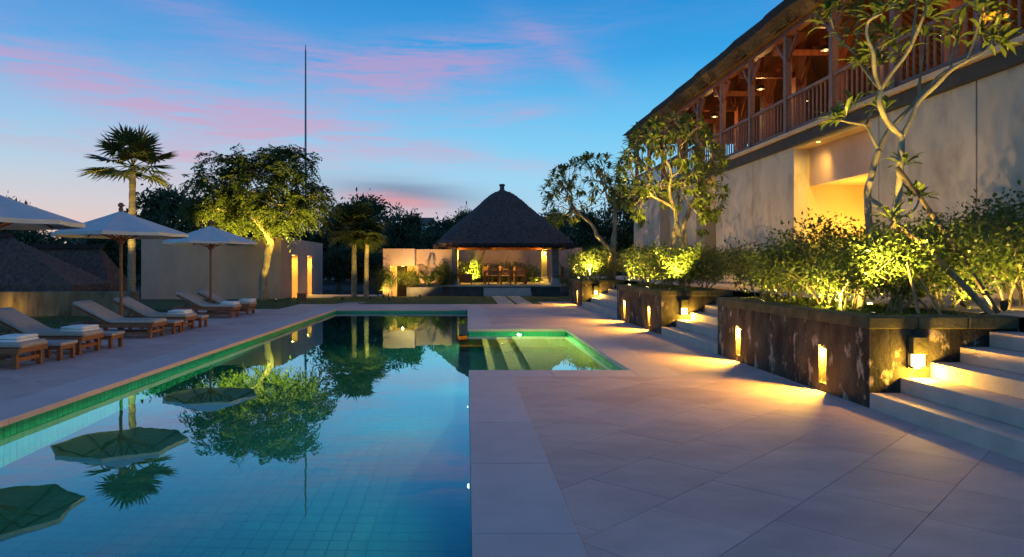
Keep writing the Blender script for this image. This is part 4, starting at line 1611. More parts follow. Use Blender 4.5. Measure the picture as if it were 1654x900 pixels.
# umbrella-shaped crown with separate pads
for cx_, cy_, cz_, rx_, ry_, rz_, n_ in ((-.3, 0, 4.9, 2.8, 2.4, 1.75, 130), (-1.9, -.3, 4.0, 1.1, 1.2, .75, 20), (1.9, .2, 4.1, 1.3, 1.4, .9, 26), (.2, -.8, 3.4, 1.9, 1.4, .65, 26), (.8, 0, 5.9, 1.6, 1.4, .75, 22)):
    tg += ellipsoid_targets(n_, (cx_, cy_, cz_), rx_, ry_, rz_, .5, -.8)
mb = MB()
tips = []
trunk_pts = [Vector((0, 0, -.3)), Vector((.02, 0, .3)), Vector((-.02, 0, .9)), Vector((.12, 0, 1.5)), Vector((.20, 0, 2.0)), Vector((.34, 0, 2.4))]
mb.tube(trunk_pts, [.23, .19, .17, .16, .16, .15], 10)
grow(trunk_pts[-1] - Vector((0, 0, .05)), tg, .16, mb, tips, bend=.10, frac=.36)
wood = mb.mesh('trunk', MT['frangibark'])
wood.polygons.foreach_set('use_smooth', [True] * len(wood.polygons))
def sprays(tips_, nfr, Lr, nl, ll, lw_, mat, down=.5, name='crown'):
    '''pinnate fronds around every twig end'''
    c = np.array([list(q[0]) for q in tips_])
    d = np.array([list(q[1]) for q in tips_])
    n = len(c)
    F_ = nrng.normal(size=(n, nfr, 3)) * .75 + d[:, None, :] * .55
    F_[:, :, 2] *= .7
    F_ /= np.linalg.norm(F_, axis=2, keepdims=True) + 1e-6
    Ls = Lr * nrng.uniform(.6, 1.25, (n, nfr, 1, 1))
    q = ((np.arange(nl) + .6) / nl)[None, None, :, None]
    base = (c[:, None, :] + nrng.normal(size=(n, nfr, 3)) * .10)[:, :, None, :]
    pos = base + F_[:, :, None, :] * Ls * q
    pos[..., 2] -= (down * Ls * q * q)[..., 0]
    tang = np.broadcast_to(F_[:, :, None, :], pos.shape).copy()
    tang[..., 2] -= (2 * down * q)[..., 0]
    side = np.cross(F_, np.array([0, 0, 1.0]) + nrng.normal(size=F_.shape) * .25)
    side /= np.linalg.norm(side, axis=2, keepdims=True) + 1e-6
    sgn = np.where(np.arange(nl) % 2 == 0, 1.0, -1.0)[None, None, :, None]
    D_ = side[:, :, None, :] * sgn + tang * .45 + nrng.normal(size=pos.shape) * .18
    D_[..., 2] -= .15
    P_ = pos.reshape(-1, 3)
    m_ = len(P_)
    return leaf_quads(name, P_, D_.reshape(-1, 3), nrng.normal(size=(m_, 3)) * .3 + np.array([0, 0, 1.0]), nrng.uniform(.75, 1.2, m_) * ll, lw_, mat)
big = put_tree('shade_tree', 'large spreading tree lit from below, in front of the beige pool house', 'tree', (bx_, by_, 0), wood, sprays(tips, 8, .62, 14, .19, .075, MT['leaf_tree']))

# --- dark background trees
protos = []
for k in range(3):
    tg = ellipsoid_targets(70, (0, 0, .60), .42, .42, .36, .45, -.75) + ellipsoid_targets(18, (rng.uniform(-.25, .25), rng.uniform(-.2, .2), .82), .2, .2, .14, .3, -.5) + ellipsoid_targets(16, (rng.uniform(-.3, .3), -.1, .45), .25, .22, .15, .3, -.6)
    protos.append(broad_tree_parts(tg, (0, 0, -.02), .035, MT['leaf_dark'], 85, .052, .044, .7, MT['bark']))
bgl = [(285, 302, 175, 43, 'dark leafy tree left of the lit tree, behind the pool house'), (362, 318, 120, 47, 'dark tree directly behind the lit tree'), (232, 352, 90, 45, 'lower dark tree just right of the tall palm'),
       (548, 330, 120, 50, 'dark tree right of the lit tree, behind the palms'), (600, 318, 140, 52, 'highest dark tree behind the pair of fan palms'), (648, 346, 95, 48, 'dark tree between the palms and the far white house'),
       (715, 352, 110, 60, 'dark tree just left of the pavilion roof'), (752, 340, 70, 62, 'dark treetop touching the left slope of the pavilion roof'), (905, 345, 95, 54, 'dark tree right of the pavilion roof'),
       (955, 338, 95, 47, 'dark tree behind the farthest frangipani'), (1010, 300, 100, 46, 'dark tree at the corner of the villa'), (70, 372, 150, 36, 'dark tree behind the left thatched house'), (8, 318, 120, 40, 'dark tree at the left edge above the parasol'),
       (165, 376, 110, 39, 'dark tree behind the second thatched house'), (545, 400, 80, 43, 'low dark tree right of the lit niches'), (590, 405, 90, 44, 'low dark tree behind the palm trunks'), (500, 372, 90, 52, 'dark treetop above the pool house corner'),
       (690, 378, 120, 57, 'low dark tree above the garden wall'), (840, 372, 200, 58, 'dark wide tree straight behind the pavilion'), (440, 350, 130, 50, 'dark tree behind the pool house roofline')]
for i, (px, ty, wpx, Y, l) in enumerate(bgl):
    b = PX(px, ty, Y)
    H = b.z + .3
    w = wpx * Y / 1130 / .98
    wood, crown = protos[i % 3]
    put_tree('background_tree', l, 'tree', (b.x, Y, -.3), wood, crown, rng.uniform(0, 6.28), (w, w, H / .98), group='dark trees behind the garden')
# far wood beyond everything
def far_wood():
    n = 26000
    a = nrng.uniform(-1.05, 1.0, n)
    rad = nrng.uniform(66, 92, n)
    hh = (2.6 + 1.6 * np.sin(a * 23) * np.sin(a * 9 + 1) + 1.0 * np.sin(a * 61)) * 1.0
    z = -.3 + (hh + 1.2) * nrng.uniform(0, 1, n) ** .7
    P = np.c_[np.sin(a) * rad, np.cos(a) * rad, z]
    me = leaf_quads('far_wood', P, rand_unit(n), rand_unit(n), nrng.uniform(.5, 1.0, n), .55, MT['leaf_dark'])
    struct(link('far_wood', me), 'stuff')
far_wood()

# --- frangipani
def bent_leaves(tips, per, length, width, mat, name='crown', spread=(.35, 1.15), up=.0):
    V, F = [], []
    for (p, d) in tips:
        d = Vector(d).normalized()
        a1 = d.orthogonal().normalized()
        a2 = d.cross(a1)
        k = max(4, int(per * rng.uniform(.7, 1.25)))
        for j in range(k):
            az = 2.4 * j + rng.uniform(-.35, .35)
            tl_ = spread[0] + (spread[1] - spread[0]) * (j / k) + rng.uniform(-.12, .12)
            o = a1 * math.cos(az) + a2 * math.sin(az)
            e = (d * math.cos(tl_) + o * math.sin(tl_)).normalized()
            e = (e + Vector((0, 0, up))).normalized()
            s = e.cross(Vector((0, 0, 1)) + d * .3)
            if s.length < 1e-3:
                continue
            s.normalize()
            u = s.cross(e)
            if u.z < 0:
                u = -u
            L = length * rng.uniform(.65, 1.15)
            W = width * rng.uniform(.8, 1.2)
            b = Vector(p) + e * .02
            dr = .10 * L
            m1 = b + e * L * .42 - u * .0
            m2 = b + e * L * .75 - u * dr * .8
            tp = b + e * L - u * dr * 2.2
            o0 = len(V)
            V += [b, m1 + s * W * .42 + u * W * .15, m1, m1 - s * W * .42 + u * W * .15, m2 + s * W * .45 + u * W * .12, m2, m2 - s * W * .45 + u * W * .12, tp]
            F += [(o0, o0 + 1, o0 + 2), (o0, o0 + 2, o0 + 3), (o0 + 1, o0 + 4, o0 + 5, o0 + 2), (o0 + 2, o0 + 5, o0 + 6, o0 + 3), (o0 + 4, o0 + 7, o0 + 5), (o0 + 5, o0 + 7, o0 + 6)]
    mb_ = MB()
    mb_.add(V, F)
    return mb_.mesh(name, mat)

def frangi(name, label, base, trunks, r0, per, length, width, frac=.4):
    """trunks: list of (points, radii, share of targets by index)"""
    t_ = thing(name, label, 'tree', base, group='frangipani trees in the planters')
    mb_ = MB()
    tips_ = []
    for pts, rs, tg_ in trunks:
        mb_.tube(pts, rs, 8)
        grow(Vector(pts[-1]) - (Vector(pts[-1]) - Vector(pts[-2])) * .03, tg_, rs[-1] * .9, mb_, tips_, bend=.10, frac=frac, expo=.45, sides=6)
    w = mb_.mesh('trunk', MT['frangibark'])
    w.polygons.foreach_set('use_smooth', [True] * len(w.polygons))
    link('trunk', w, t_)
    link('crown', bent_leaves(tips_, per, length, width, MT['leaf_frangi']), t_)
    return t_

# middle frangipani, planter 2: base at px (1105, 400); crown 1005..1170 x 195..370 at 16.7 m
def rel(px, py, Y, base):
    return PX(px, py, Y) - Vector(base)
bs = Vector((5.15, 16.75, .86))
tg = []
for _ in range(250):
    while True:
        px, py = rng.uniform(1003, 1172), rng.uniform(193, 385)
        q = ((px - 1088) / 86) ** 2 + ((py - 285) / 98) ** 2
        if q < 1 and not (py > 330 and 1040 < px < 1130) and rng.random() < .3 + q:
            break
    tg.append(rel(px, py, 16.75 + rng.uniform(-1.1, 1.1), bs))
tg.sort(key=lambda p: p.x)
f1 = [(0, 0, -.1), rel(1103, 420, 16.75, bs), rel(1096, 375, 16.75, bs), rel(1092, 358, 16.75, bs)]
f2 = [rel(1070, 440, 16.9, bs), rel(1085, 395, 16.85, bs), rel(1092, 362, 16.75, bs), rel(1093, 348, 16.75, bs)]
f3 = [rel(1118, 450, 16.6, bs), rel(1106, 395, 16.6, bs), rel(1104, 362, 16.6, bs), rel(1112, 345, 16.6, bs)]
frangi('frangipani', 'leafy frangipani with pale forked trunks in the middle planter', bs, [(f1, [.08, .075, .07, .06], tg[65:160]), (f2, [.07, .065, .06, .055], tg[:65]), (f3, [.08, .07, .065, .06], tg[160:])], .06, 12, .215, .062)
# far frangipani, planter 3
bs = Vector((5.5, 26.4, .86))
tg = []
for _ in range(130):
    while True:
        px, py = rng.uniform(878, 1025), rng.uniform(246, 365)
        q = ((px - 952) / 75) ** 2 + ((py - 315) / 62) ** 2
        if q < 1 and py < 395 - (px - 878) * .35 + 20 and rng.random() < .3 + q and not (px > 930 and py > 335):
            break
    tg.append(rel(px, py, 26.4 + rng.uniform(-1.3, 1.3), bs))
tg.sort(key=lambda p: p.x)
f1 = [(0, 0, -.1), rel(990, 408, 26.4, bs), rel(991, 385, 26.4, bs), rel(993, 374, 26.4, bs)]
f2 = [(-.15, 0, -.1), rel(988, 405, 26.3, bs), rel(975, 393, 26.2, bs), rel(962, 378, 26.1, bs)]
frangi('frangipani', 'slender frangipani at the far planter, leaning towards the pavilion roof', bs, [(f1, [.12, .11, .10, .09], tg[65:]), (f2, [.11, .10, .09, .08], tg[:65])], .09, 11, .30, .085)

# near frangipani, planter 1: limbs set out one by one
bs = Vector((5.25, 8.6, .86))
t3 = thing('frangipani', 'old bare-limbed frangipani in the nearest planter, in front of the villa wall', 'tree', bs, group='frangipani trees in the planters')
mbw = MB()
def limb(pts, r1, r2):
    P_ = []
    for i, (px, py, Y) in enumerate(pts):
        P_.append(rel(px, py, Y, bs))
    # smooth the line a little
    Q, RR = [], []
    n = len(P_)
    for i in range(n - 1):
        p0, p1, p2, p3 = P_[max(0, i - 1)], P_[i], P_[i + 1], P_[min(n - 1, i + 2)]
        for k in range(4):
            q = k / 4
            Q.append(.5 * ((2 * p1) + (p2 - p0) * q + (2 * p0 - 5 * p1 + 4 * p2 - p3) * q * q + (3 * p1 - p0 - 3 * p2 + p3) * q ** 3))
            RR.append(r1 + (r2 - r1) * (i + q) / (n - 1) + rng.uniform(-.003, .003))
    Q.append(P_[-1])
    RR.append(r2)
    mbw.tube(Q, [r * .84 for r in RR], 8)
limb([(1447, 520, 8.6), (1445, 440, 8.6), (1446, 352, 8.6), (1450, 320, 8.6), (1453, 285, 8.6), (1455, 250, 8.6), (1456, 218, 8.6)], .062, .046)
limb([(1456, 220, 8.6), (1440, 205, 8.6), (1428, 188, 8.55), (1420, 165, 8.5), (1423, 144, 8.5)], .044, .034)
limb([(1423, 146, 8.5), (1413, 118, 8.45), (1410, 84, 8.4), (1401, 62, 8.4), (1401, 38, 8.4), (1410, 29, 8.3), (1425, 22, 8.2)], .034, .016)
limb([(1410, 84, 8.4), (1419, 70, 8.5), (1432, 58, 8.6)], .022, .014)
limb([(1423, 144, 8.5), (1440, 118, 8.4), (1465, 86, 8.3), (1480, 55, 8.2), (1490, 30, 8.1), (1496, 10, 8.1)], .032, .015)
limb([(1472, 75, 8.25), (1476, 40, 8.4), (1480, 14, 8.5), (1478, -12, 8.5)], .02, .013)
limb([(1423, 144, 8.5), (1408, 128, 8.7), (1392, 106, 8.9), (1380, 86, 9.0), (1358, 66, 9.1), (1347, 48, 9.2), (1340, 24, 9.2)], .026, .013)
limb([(1380, 86, 9.0), (1386, 52, 9.1), (1384, 20, 9.1), (1375, 6, 9.1)], .02, .012)
limb([(1456, 222, 8.6), (1472, 192, 8.6), (1484, 165, 8.6), (1510, 140, 8.5), (1535, 115, 8.4), (1562, 98, 8.3), (1590, 84, 8.2), (1604, 62, 8.2)], .042, .014)
limb([(1484, 166, 8.6), (1485, 135, 8.8), (1489, 100, 8.9), (1493, 62, 9.0)], .024, .013)
limb([(1535, 115, 8.4), (1538, 90, 8.6), (1545, 66, 8.7), (1530, 52, 8.7)], .02, .012)
limb([(1562, 98, 8.3), (1575, 60, 8.3), (1584, 30, 8.2), (1590, 8, 8.1)], .02, .012)
limb([(1385, 520, 8.9), (1404, 400, 8.9), (1402, 345, 8.9), (1401, 310, 8.9), (1406, 288, 8.9), (1413, 262, 8.9), (1420, 243, 8.9)], .055, .044)
limb([(1420, 244, 8.9), (1410, 226, 8.95), (1398, 204, 9.0), (1378, 199, 9.0), (1352, 194, 9.0)], .028, .013)
limb([(1398, 204, 9.0), (1404, 188, 9.1), (1412, 170, 9.2), (1425, 150, 9.2)], .022, .014)
limb([(1420, 244, 8.9), (1432, 216, 8.95), (1450, 194, 9.0), (1468, 176, 9.0), (1495, 145, 9.0), (1520, 120, 9.0), (1550, 104, 9.0)], .04, .016)
limb([(1402, 318, 8.9), (1425, 334, 8.8), (1438, 346, 8.7), (1447, 358, 8.6)], .022, .03)
limb([(1447, 352, 8.6), (1468, 346, 8.6), (1480, 334, 8.6), (1484, 322, 8.6)], .02, .012)
limb([(1447, 355, 8.6), (1432, 372, 8.5), (1420, 395, 8.4)], .02, .01)
w = mbw.mesh('trunk', MT['frangibark'])
w.polygons.foreach_set('use_smooth', [True] * len(w.polygons))
link('trunk', w, t3)
ros = [(1350, 194, 9.0), (1366, 190, 9.0), (1378, 175, 9.1), (1340, 22, 9.2), (1332, 40, 9.2), (1352, 14, 9.2), (1375, 4, 9.1), (1384, 26, 9.1), (1392, 4, 9.0), (1427, 20, 8.2), (1440, 8, 8.3), (1415, 30, 8.5), (1432, 56, 8.6), (1402, 90, 8.8), (1392, 104, 8.9),
       (1445, 66, 8.7), (1452, 88, 8.9), (1420, 108, 8.8), (1496, 8, 8.1), (1478, -14, 8.5), (1500, 30, 8.6), (1604, 60, 8.2), (1590, 6, 8.1), (1576, 22, 8.2), (1600, 34, 8.2), (1530, 50, 8.7), (1585, 62, 8.3), (1545, 64, 8.7), (1612, 74, 8.2), (1425, 150, 9.2), (1430, 178, 9.0),
       (1484, 320, 8.6), (1470, 320, 8.6), (1460, 268, 8.6), (1418, 88, 8.5), (1560, 8, 8.3), (1460, 20, 8.6), (1408, 60, 9.0), (1370, 60, 9.1), (1493, 62, 9.0), (1440, 355, 8.5)]
tip3 = []
for px, py, Y in ros:
    p = rel(px, py, Y, bs)
    d = Vector(((px - 1450) / 160, rng.uniform(-.4, .4), .75)).normalized()
    tip3.append((p, d))
link('crown', bent_leaves(tip3, 12, .27, .066, MT['leaf_frangi'], spread=(.5, 1.5)), t3)
# blossom cluster
fb = MB()
c0 = rel(1603, 24, 8.15, bs)
for _ in range(42):
    p = c0 + Vector((rng.gauss(0, .07), rng.gauss(0, .06), rng.gauss(0, .08)))
    ax = Vector((rng.gauss(0, 1), rng.gauss(0, 1), rng.gauss(0, 1))).normalized()
    a1 = ax.orthogonal().normalized()
    a2 = ax.cross(a1)
    for k in range(5):
        an = 2 * math.pi * k / 5
        e = a1 * math.cos(an) + a2 * math.sin(an)
        s = ax.cross(e)
        fb.add([p, p + e * .02 + s * .012 + ax * .006, p + e * .035 + ax * .012, p + e * .02 - s * .012 + ax * .006], [(0, 1, 2, 3)])
fb.obj('blossom', MT['flower'], t3)

def prop_pole(pts, r, label, mat='pole'):
    P_ = [PX(*q) for q in pts]
    o = thing('prop_pole', label, 'prop pole', P_[-1], group='poles that prop the old frangipani')
    MB().tube([p - P_[-1] for p in P_], r, 7).obj('pole', MT[mat], o)
prop_pole([(1449, 270, 8.45), (1488, 322, 8.25), (1560, 425, 7.9), (1612, 506, 7.68)], .026, 'long dark pole propping the frangipani from high on its right trunk', 'darkpole')
prop_pole([(1448, 362, 8.5), (1486, 392, 8.15), (1548, 452, 7.8), (1600, 507, 7.62)], .034, 'thick bamboo pole propping the frangipani from its lower fork')
prop_pole([(1466, 425, 8.0), (1484, 508, 7.62)], .018, 'short thin pole leaning in the shrubs, left of two')
prop_pole([(1484, 445, 7.95), (1520, 510, 7.60)], .013, 'short thin pole leaning in the shrubs, right of two')

# --- shrubs
def shrub_proto(seed, h, w, nst, per, size, low):
    global nrng
    rng.seed(seed)
    nrng = np.random.default_rng(seed)
    mb_ = MB()
    tips_ = []
    for s in range(nst):
        a = 2 * math.pi * s / nst + rng.uniform(-.4, .4)
        b = Vector((math.cos(a) * .10, math.sin(a) * .10, -.02))
        ts = []
        for _ in range(11):
            v = Vector((rng.gauss(0, 1), rng.gauss(0, 1), rng.gauss(0, 1))).normalized()
            q = rng.uniform(.3, 1)
            p = Vector((v.x * w * .5 * q + math.cos(a) * w * .22, v.y * w * .5 * q + math.sin(a) * w * .22, h * (low + (1 - low) * .5) + v.z * q * h * (1 - low) * .5))
            ts.append(p)
        grow(b, ts, .017, mb_, tips_, bend=.16, frac=.5, expo=.45, seg=3, sides=5)
    wd = mb_.mesh('stem', MT['bark'])
    P, D, N, L = leaf_cloud(tips_, per, .105, size, .9, .05)
    # a few loose shoots on top
    return wd, leaf_quads('foliage', P, D, N, L, L * .55, MT['leaf_shrub'])
shp = [shrub_proto(21, 1.05, 1.15, 5, 84, .050, .28), shrub_proto(22, 1.0, 1.0, 4, 96, .046, .32), shrub_proto(23, 1.25, 1.25, 6, 80, .052, .20)]
def shrub(x, y, z, k, label, sc_=(1, 1, 1), rz=None, group='leafy shrubs in the planters', name='shrub'):
    t_ = thing(name, label, 'shrub', (x, y, z), rng.uniform(0, 6.28) if rz is None else rz, group)
    t_.scale = sc_
    link('stem', shp[k][0], t_)
    link('foliage', shp[k][1], t_)
    return t_
SZ = .855
shl = [(5.1, 8.35, 0, (.85, .85, .92), 'leafy shrub at the front right of the nearest planter, behind the lantern'), (5.62, 8.3, 2, (.9, .9, .95), 'tall shrub at the right edge of the nearest planter'),
       (4.75, 8.75, 1, (.85, .85, .95), 'shrub at the foot of the old frangipani'), (5.5, 8.95, 0, (1, 1, 1.0), 'shrub behind the old frangipani, near the wall joint'),
       (4.95, 9.55, 2, (.95, .95, 1.03), 'brightest yellow lit shrub, just left of the old frangipani'), (4.62, 10.2, 1, (.8, .8, .95), 'lit shrub with bare stems in front of the glowing doorway'),
       (5.45, 10.4, 0, (1, 1, .92), 'lit shrub at the back of the nearest planter'), (4.70, 11.1, 0, (.85, .9, .92), 'shrub above the far slot light of the nearest planter'), (5.35, 11.4, 1, (1, 1, .95), 'shrub at the far end of the nearest planter'),
       (5.0, 16.15, 1, (.85, .85, 1.0), 'shrub at the near left corner of the middle planter'), (5.4, 15.9, 0, (1, 1, 1.0), 'shrub at the near right corner of the middle planter'), (4.75, 16.9, 0, (.95, 1, 1.05), 'shrub in front of the middle frangipani trunks'),
       (5.45, 17.3, 2, (.9, .9, .88), 'shrub right of the middle frangipani trunks'), (4.75, 18.0, 1, (.95, 1, 1.1), 'shrub beyond the middle frangipani'), (4.75, 19.1, 0, (.95, .95, 1.05), 'shrub at the far left corner of the middle planter'), (5.4, 18.8, 1, (1, 1, 1.05), 'shrub at the far right corner of the middle planter'),
       (4.80, 26.3, 2, (1.1, 1.1, 1.1), 'yellow lit shrub at the foot of the far frangipani'), (5.3, 27.3, 1, (1.2, 1.2, 1.15), 'shrub at the back of the far planter'), (4.75, 28.2, 0, (1.1, 1.1, 1.05), 'shrub at the end of the far planter, nearest the pavilion')]
for x, y, k, s, l in shl:
    shrub(x, y, SZ, k, l, s)
wl_ = [(7.6, 9.6, 2, (1.15, 1.15, 1.2), 'tall dark shrub against the villa wall at the right edge'), (7.7, 10.8, 0, (1.1, 1.1, 1.25), 'dark shrub against the villa wall by the right joint'), (7.5, 12.1, 1, (1.1, 1.1, 1.15), 'dark shrub against the villa wall, left of the right joint'),
       (6.9, 8.8, 0, (1.1, 1.1, 1.1), 'dark shrub on the upper terrace at the right edge'), (7.8, 20.2, 1, (1.1, 1.1, 1.0), 'shrub against the villa wall left of the glowing doorway'), (7.8, 22.5, 0, (1.1, 1.2, 1.0), 'shrub against the villa wall behind the middle steps'), (7.8, 27.5, 2, (1.2, 1.2, 1), 'shrub against the villa wall between the far doorways'),
       (7.8, 33.0, 0, (1.4, 1.4, 1.2), 'shrub at the far corner of the villa wall')]
for x, y, k, s, l in wl_:
    shrub(x, y, TZ - .01, k, l, s, group='shrubs along the villa wall')
# ground cover in the planters
def cover():
    P = []
    for y0, y1, xa, xb in ((7.65, 11.55, 4.5, 5.55), (15.5, 19.4, 4.5, 5.55), (26.0, 28.7, 4.5, 5.55)):
        n = 5200
        a = nrng.random((n, 2))
        P.append(np.c_[xa + a[:, 0] * (xb - xa), y0 + a[:, 1] * (y1 - y0), .86 + nrng.random(n) ** 2 * .10])
    P = np.concatenate(P)
    n = len(P)
    struct(link('ground_cover', leaf_quads('ground_cover', P, rand_unit(n) + np.array([0, 0, .6]), rand_unit(n) + np.array([0, 0, 1]), nrng.uniform(.03, .07, n), .025, MT['leaf_shrub'])), 'stuff')
cover()

# --- palms
def fan_palm(name, label, base, height, trunk_r, nfan, Rf, pet, lean=(0, 0), bark='palmbark', seed=1, droop=.35):
    rng.seed(seed)
    t_ = thing(name, label, 'palm', base, group='fan palms')
    pts, rs = [], []
    n = 26
    for i in range(n + 1):
        q = i / n
        pts.append((lean[0] * q ** 1.5, lean[1] * q ** 1.5, -.3 + (height + .3) * q))
        rs.append(trunk_r * (1.25 - .35 * q if q > .06 else 1.5) * (1.0 + (.08 if i % 2 else -.04)))
    o = MB().tube(pts, rs, 10).obj('trunk', MT[bark], t_)
    top = Vector(pts[-1])
    V, F = [], []
    st = MB()
    for k in range(nfan):
        az = 2.399 * k + rng.uniform(-.2, .2)
        q = k / nfan
        elv = R(72) - q * R(105) + rng.uniform(-.12, .12)
        d = Vector((math.cos(az) * math.cos(elv), math.sin(az) * math.cos(elv), math.sin(elv)))
        pl_ = pet * rng.uniform(.8, 1.15)
        p1 = top + d * pl_ * .5 + Vector((0, 0, .05))
        hub = top + d * pl_
        st.tube([top, p1, hub], [.02, .014, .010], 5)
        s = d.cross(Vector((0, 0, 1)))
        if s.length < .05:
            s = Vector((1, 0, 0))
        s.normalize()
        u = s.cross(d)
        nb = 34
        fr = Rf * rng.uniform(.85, 1.1)
        for j in range(nb):
            an = R(-125) + R(250) * (j + .5) / nb
            e = (d * math.cos(an) + s * math.sin(an)).normalized()
            e2 = (e + u * .10 * (1 if j % 2 else -.3)).normalized()
            Lb = fr * (.72 + .28 * math.cos(an * .6)) * rng.uniform(.92, 1.05)
            wv = e2.cross(u).normalized()
            W = .036 * fr / .7
            b = hub
            m_ = b + e2 * Lb * .55 - u * .0
            drp = Vector((0, 0, -1)) * Lb * droop * rng.uniform(.5, 1.3)
            tp = b + e2 * Lb + drp * .55
            m_ = m_ + drp * .10
            o0 = len(V)
            V += [b, m_ + wv * W, tp, m_ - wv * W]
            F += [(o0, o0 + 1, o0 + 2, o0 + 3)]
    mb_ = MB()
    mb_.add(V, F)
    mb_.obj('crown', MT['leaf_palm'], t_)
    st.obj('leaf_stalk', MT['leaf_palm'], t_)
    return t_
fan_palm('fan_palm', 'tall slim fan palm with a lit trunk behind the middle parasol', (-11.02, 23.0, 0), 4.75, .11, 17, .86, .78, (0.05, 0), seed=3, droop=.3)
fan_palm('fan_palm', 'darker fan palm with a broad crown, left of the pair by the lawn', (-5.30, 33.0, 0), 3.15, .11, 26, .95, .85, (0, 0), seed=4, droop=.5)
fan_palm('fan_palm', 'smaller yellow lit fan palm, right of the pair by the lawn', (-4.68, 32.6, 0), 2.8, .10, 20, .72, .48, (.05, 0), seed=5, droop=.5)
rng.seed(77)

# --- arching frond plants
def frond_plant(name, label, base, n, L, lift, mat, leaflets=15, lw_=.05, ll=.22, pot=0.0, group='lit plants by the pavilion', azr=(0, 6.28)):
    t_ = thing(name, label, 'plant', base, group=group)
    V, F = [], []
    st = MB()
    if pot:
        MB().lathe([(.14, 0), (.20, pot * .5), (.22, pot), (.19, pot), (.17, pot * .9)], 12).obj('pot', MT['pot'], t_)
    for k in range(n):
        az = azr[0] + (azr[1] - azr[0]) * k / n + rng.uniform(-.3, .3)
        h = Vector((math.cos(az), math.sin(az), 0))
        e0 = lift * rng.uniform(.8, 1.25)
        pts = []
        for i in range(9):
            q = i / 8
            pts.append(Vector((0, 0, pot)) + h * L * q * (1.0 - .25 * e0) + Vector((0, 0, 1)) * L * (e0 * q * 1.3 - .95 * q * q))
        st.tube(pts, [.012 - .009 * i / 8 for i in range(9)], 4)
        for j in range(leaflets):
            q = .18 + .80 * j / leaflets
            i = int(q * 8)
            f = q * 8 - i
            p = pts[i].lerp(pts[min(8, i + 1)], f)
            d = (pts[min(8, i + 1)] - pts[i]).normalized()
            s0 = d.cross(Vector((0, 0, 1))).normalized()
            for sg in (-1, 1):
                e = (d * .55 + s0 * sg + Vector((0, 0, -.25))).normalized()
                l_ = ll * math.sin(math.pi * min(1, .25 + q * .72)) * rng.uniform(.85, 1.1)
                wv = e.cross(Vector((0, 0, 1)))
                if wv.length < .01:
                    continue
                wv.normalize()
                o0 = len(V)
                V += [p, p + e * l_ * .45 + wv * lw_ * .5, p + e * l_ + Vector((0, 0, -.12 * l_)), p + e * l_ * .45 - wv * lw_ * .5]
                F.append((o0, o0 + 1, o0 + 2, o0 + 3))
    mb_ = MB()
    mb_.add(V, F)
    mb_.obj('fronds', mat, t_)
    st.obj('stalks', mat, t_)
    return t_
frond_plant('potted_fern', 'bright yellow green fern in a dark pot before the garden wall', (-1.9, 35.55, .05), 13, .95, 1.35, MT['leaf_fern'], 15, .085, .30, pot=.35)
frond_plant('areca_palm', 'bright arching palm fronds behind the left pavilion post', (.45, 41.2, .1), 16, 1.7, 1.7, MT['leaf_fern'], 20, .075, .40)
frond_plant('low_fern', 'small lit fern beyond the right end of the dining table', (4.0, 40.3, .5), 11, .6, 1.0, MT['leaf_fern'], 12, .07, .22)
frond_plant('garden_palm', 'small dim palm behind the dining table, left', (2.05, 42.2, .4), 9, 1.1, 1.6, MT['leaf_palm'], 14, .07, .3)
frond_plant('garden_palm', 'small dim palm behind the dining table, right', (3.4, 42.2, .4), 9, 1.1, 1.6, MT['leaf_palm'], 14, .07, .3)
frond_plant('garden_palm', 'dark palm against the garden wall beside the left post', (-.9, 35.7, 0), 11, 1.35, 1.5, MT['leaf_palm'], 16, .07, .34)
frond_plant('garden_palm', 'bright broad palm right of the pavilion', (5.15, 35.6, .2), 12, 1.25, 1.5, MT['leaf_fern'], 14, .11, .34)
frond_plant('garden_palm', 'dark palm behind the bright one, right of the pavilion', (6.0, 37.2, .2), 12, 1.6, 1.7, MT['leaf_palm'], 16, .09, .38)
frond_plant('garden_palm', 'small dark palm at the left side of the gate', (-4.3, 33.9, 0), 10, .9, 1.6, MT['leaf_palm'], 12, .08, .26)
shrub(5.5, 33.0, 0, 2, 'dim shrub on the lawn between the far planter and the pavilion', (1.2, 1.2, .9), group='garden shrubs on the lawn')
shrub(-2.75, 35.6, 0, 0, 'dark shrub before the garden wall, right of the gateway', (.9, .6, 1.25), group='garden shrubs on the lawn')
shrub(-1.15, 35.55, 0, 1, 'dark shrub before the garden wall, next to the left pavilion post', (1.0, .6, 1.6), group='garden shrubs on the lawn')
shrub(-3.9, 34.2, 0, 0, 'small pale stemmed shrub left of the garden gate', (.9, .9, 1.3), group='garden shrubs on the lawn')
shrub(-.1, 41.6, .1, 1, 'dim shrub behind the pavilion platform, left', (1.6, 1.6, 1.5), group='garden shrubs on the lawn')
shrub(3.0, 42.7, .1, 0, 'dim shrub behind the pavilion platform, right', (2.2, 1.6, 1.4), group='garden shrubs on the lawn')
shrub(1.4, 42.8, .1, 2, 'dim shrub behind the pavilion platform, middle', (2.2, 1.6, 1.2), group='garden shrubs on the lawn')

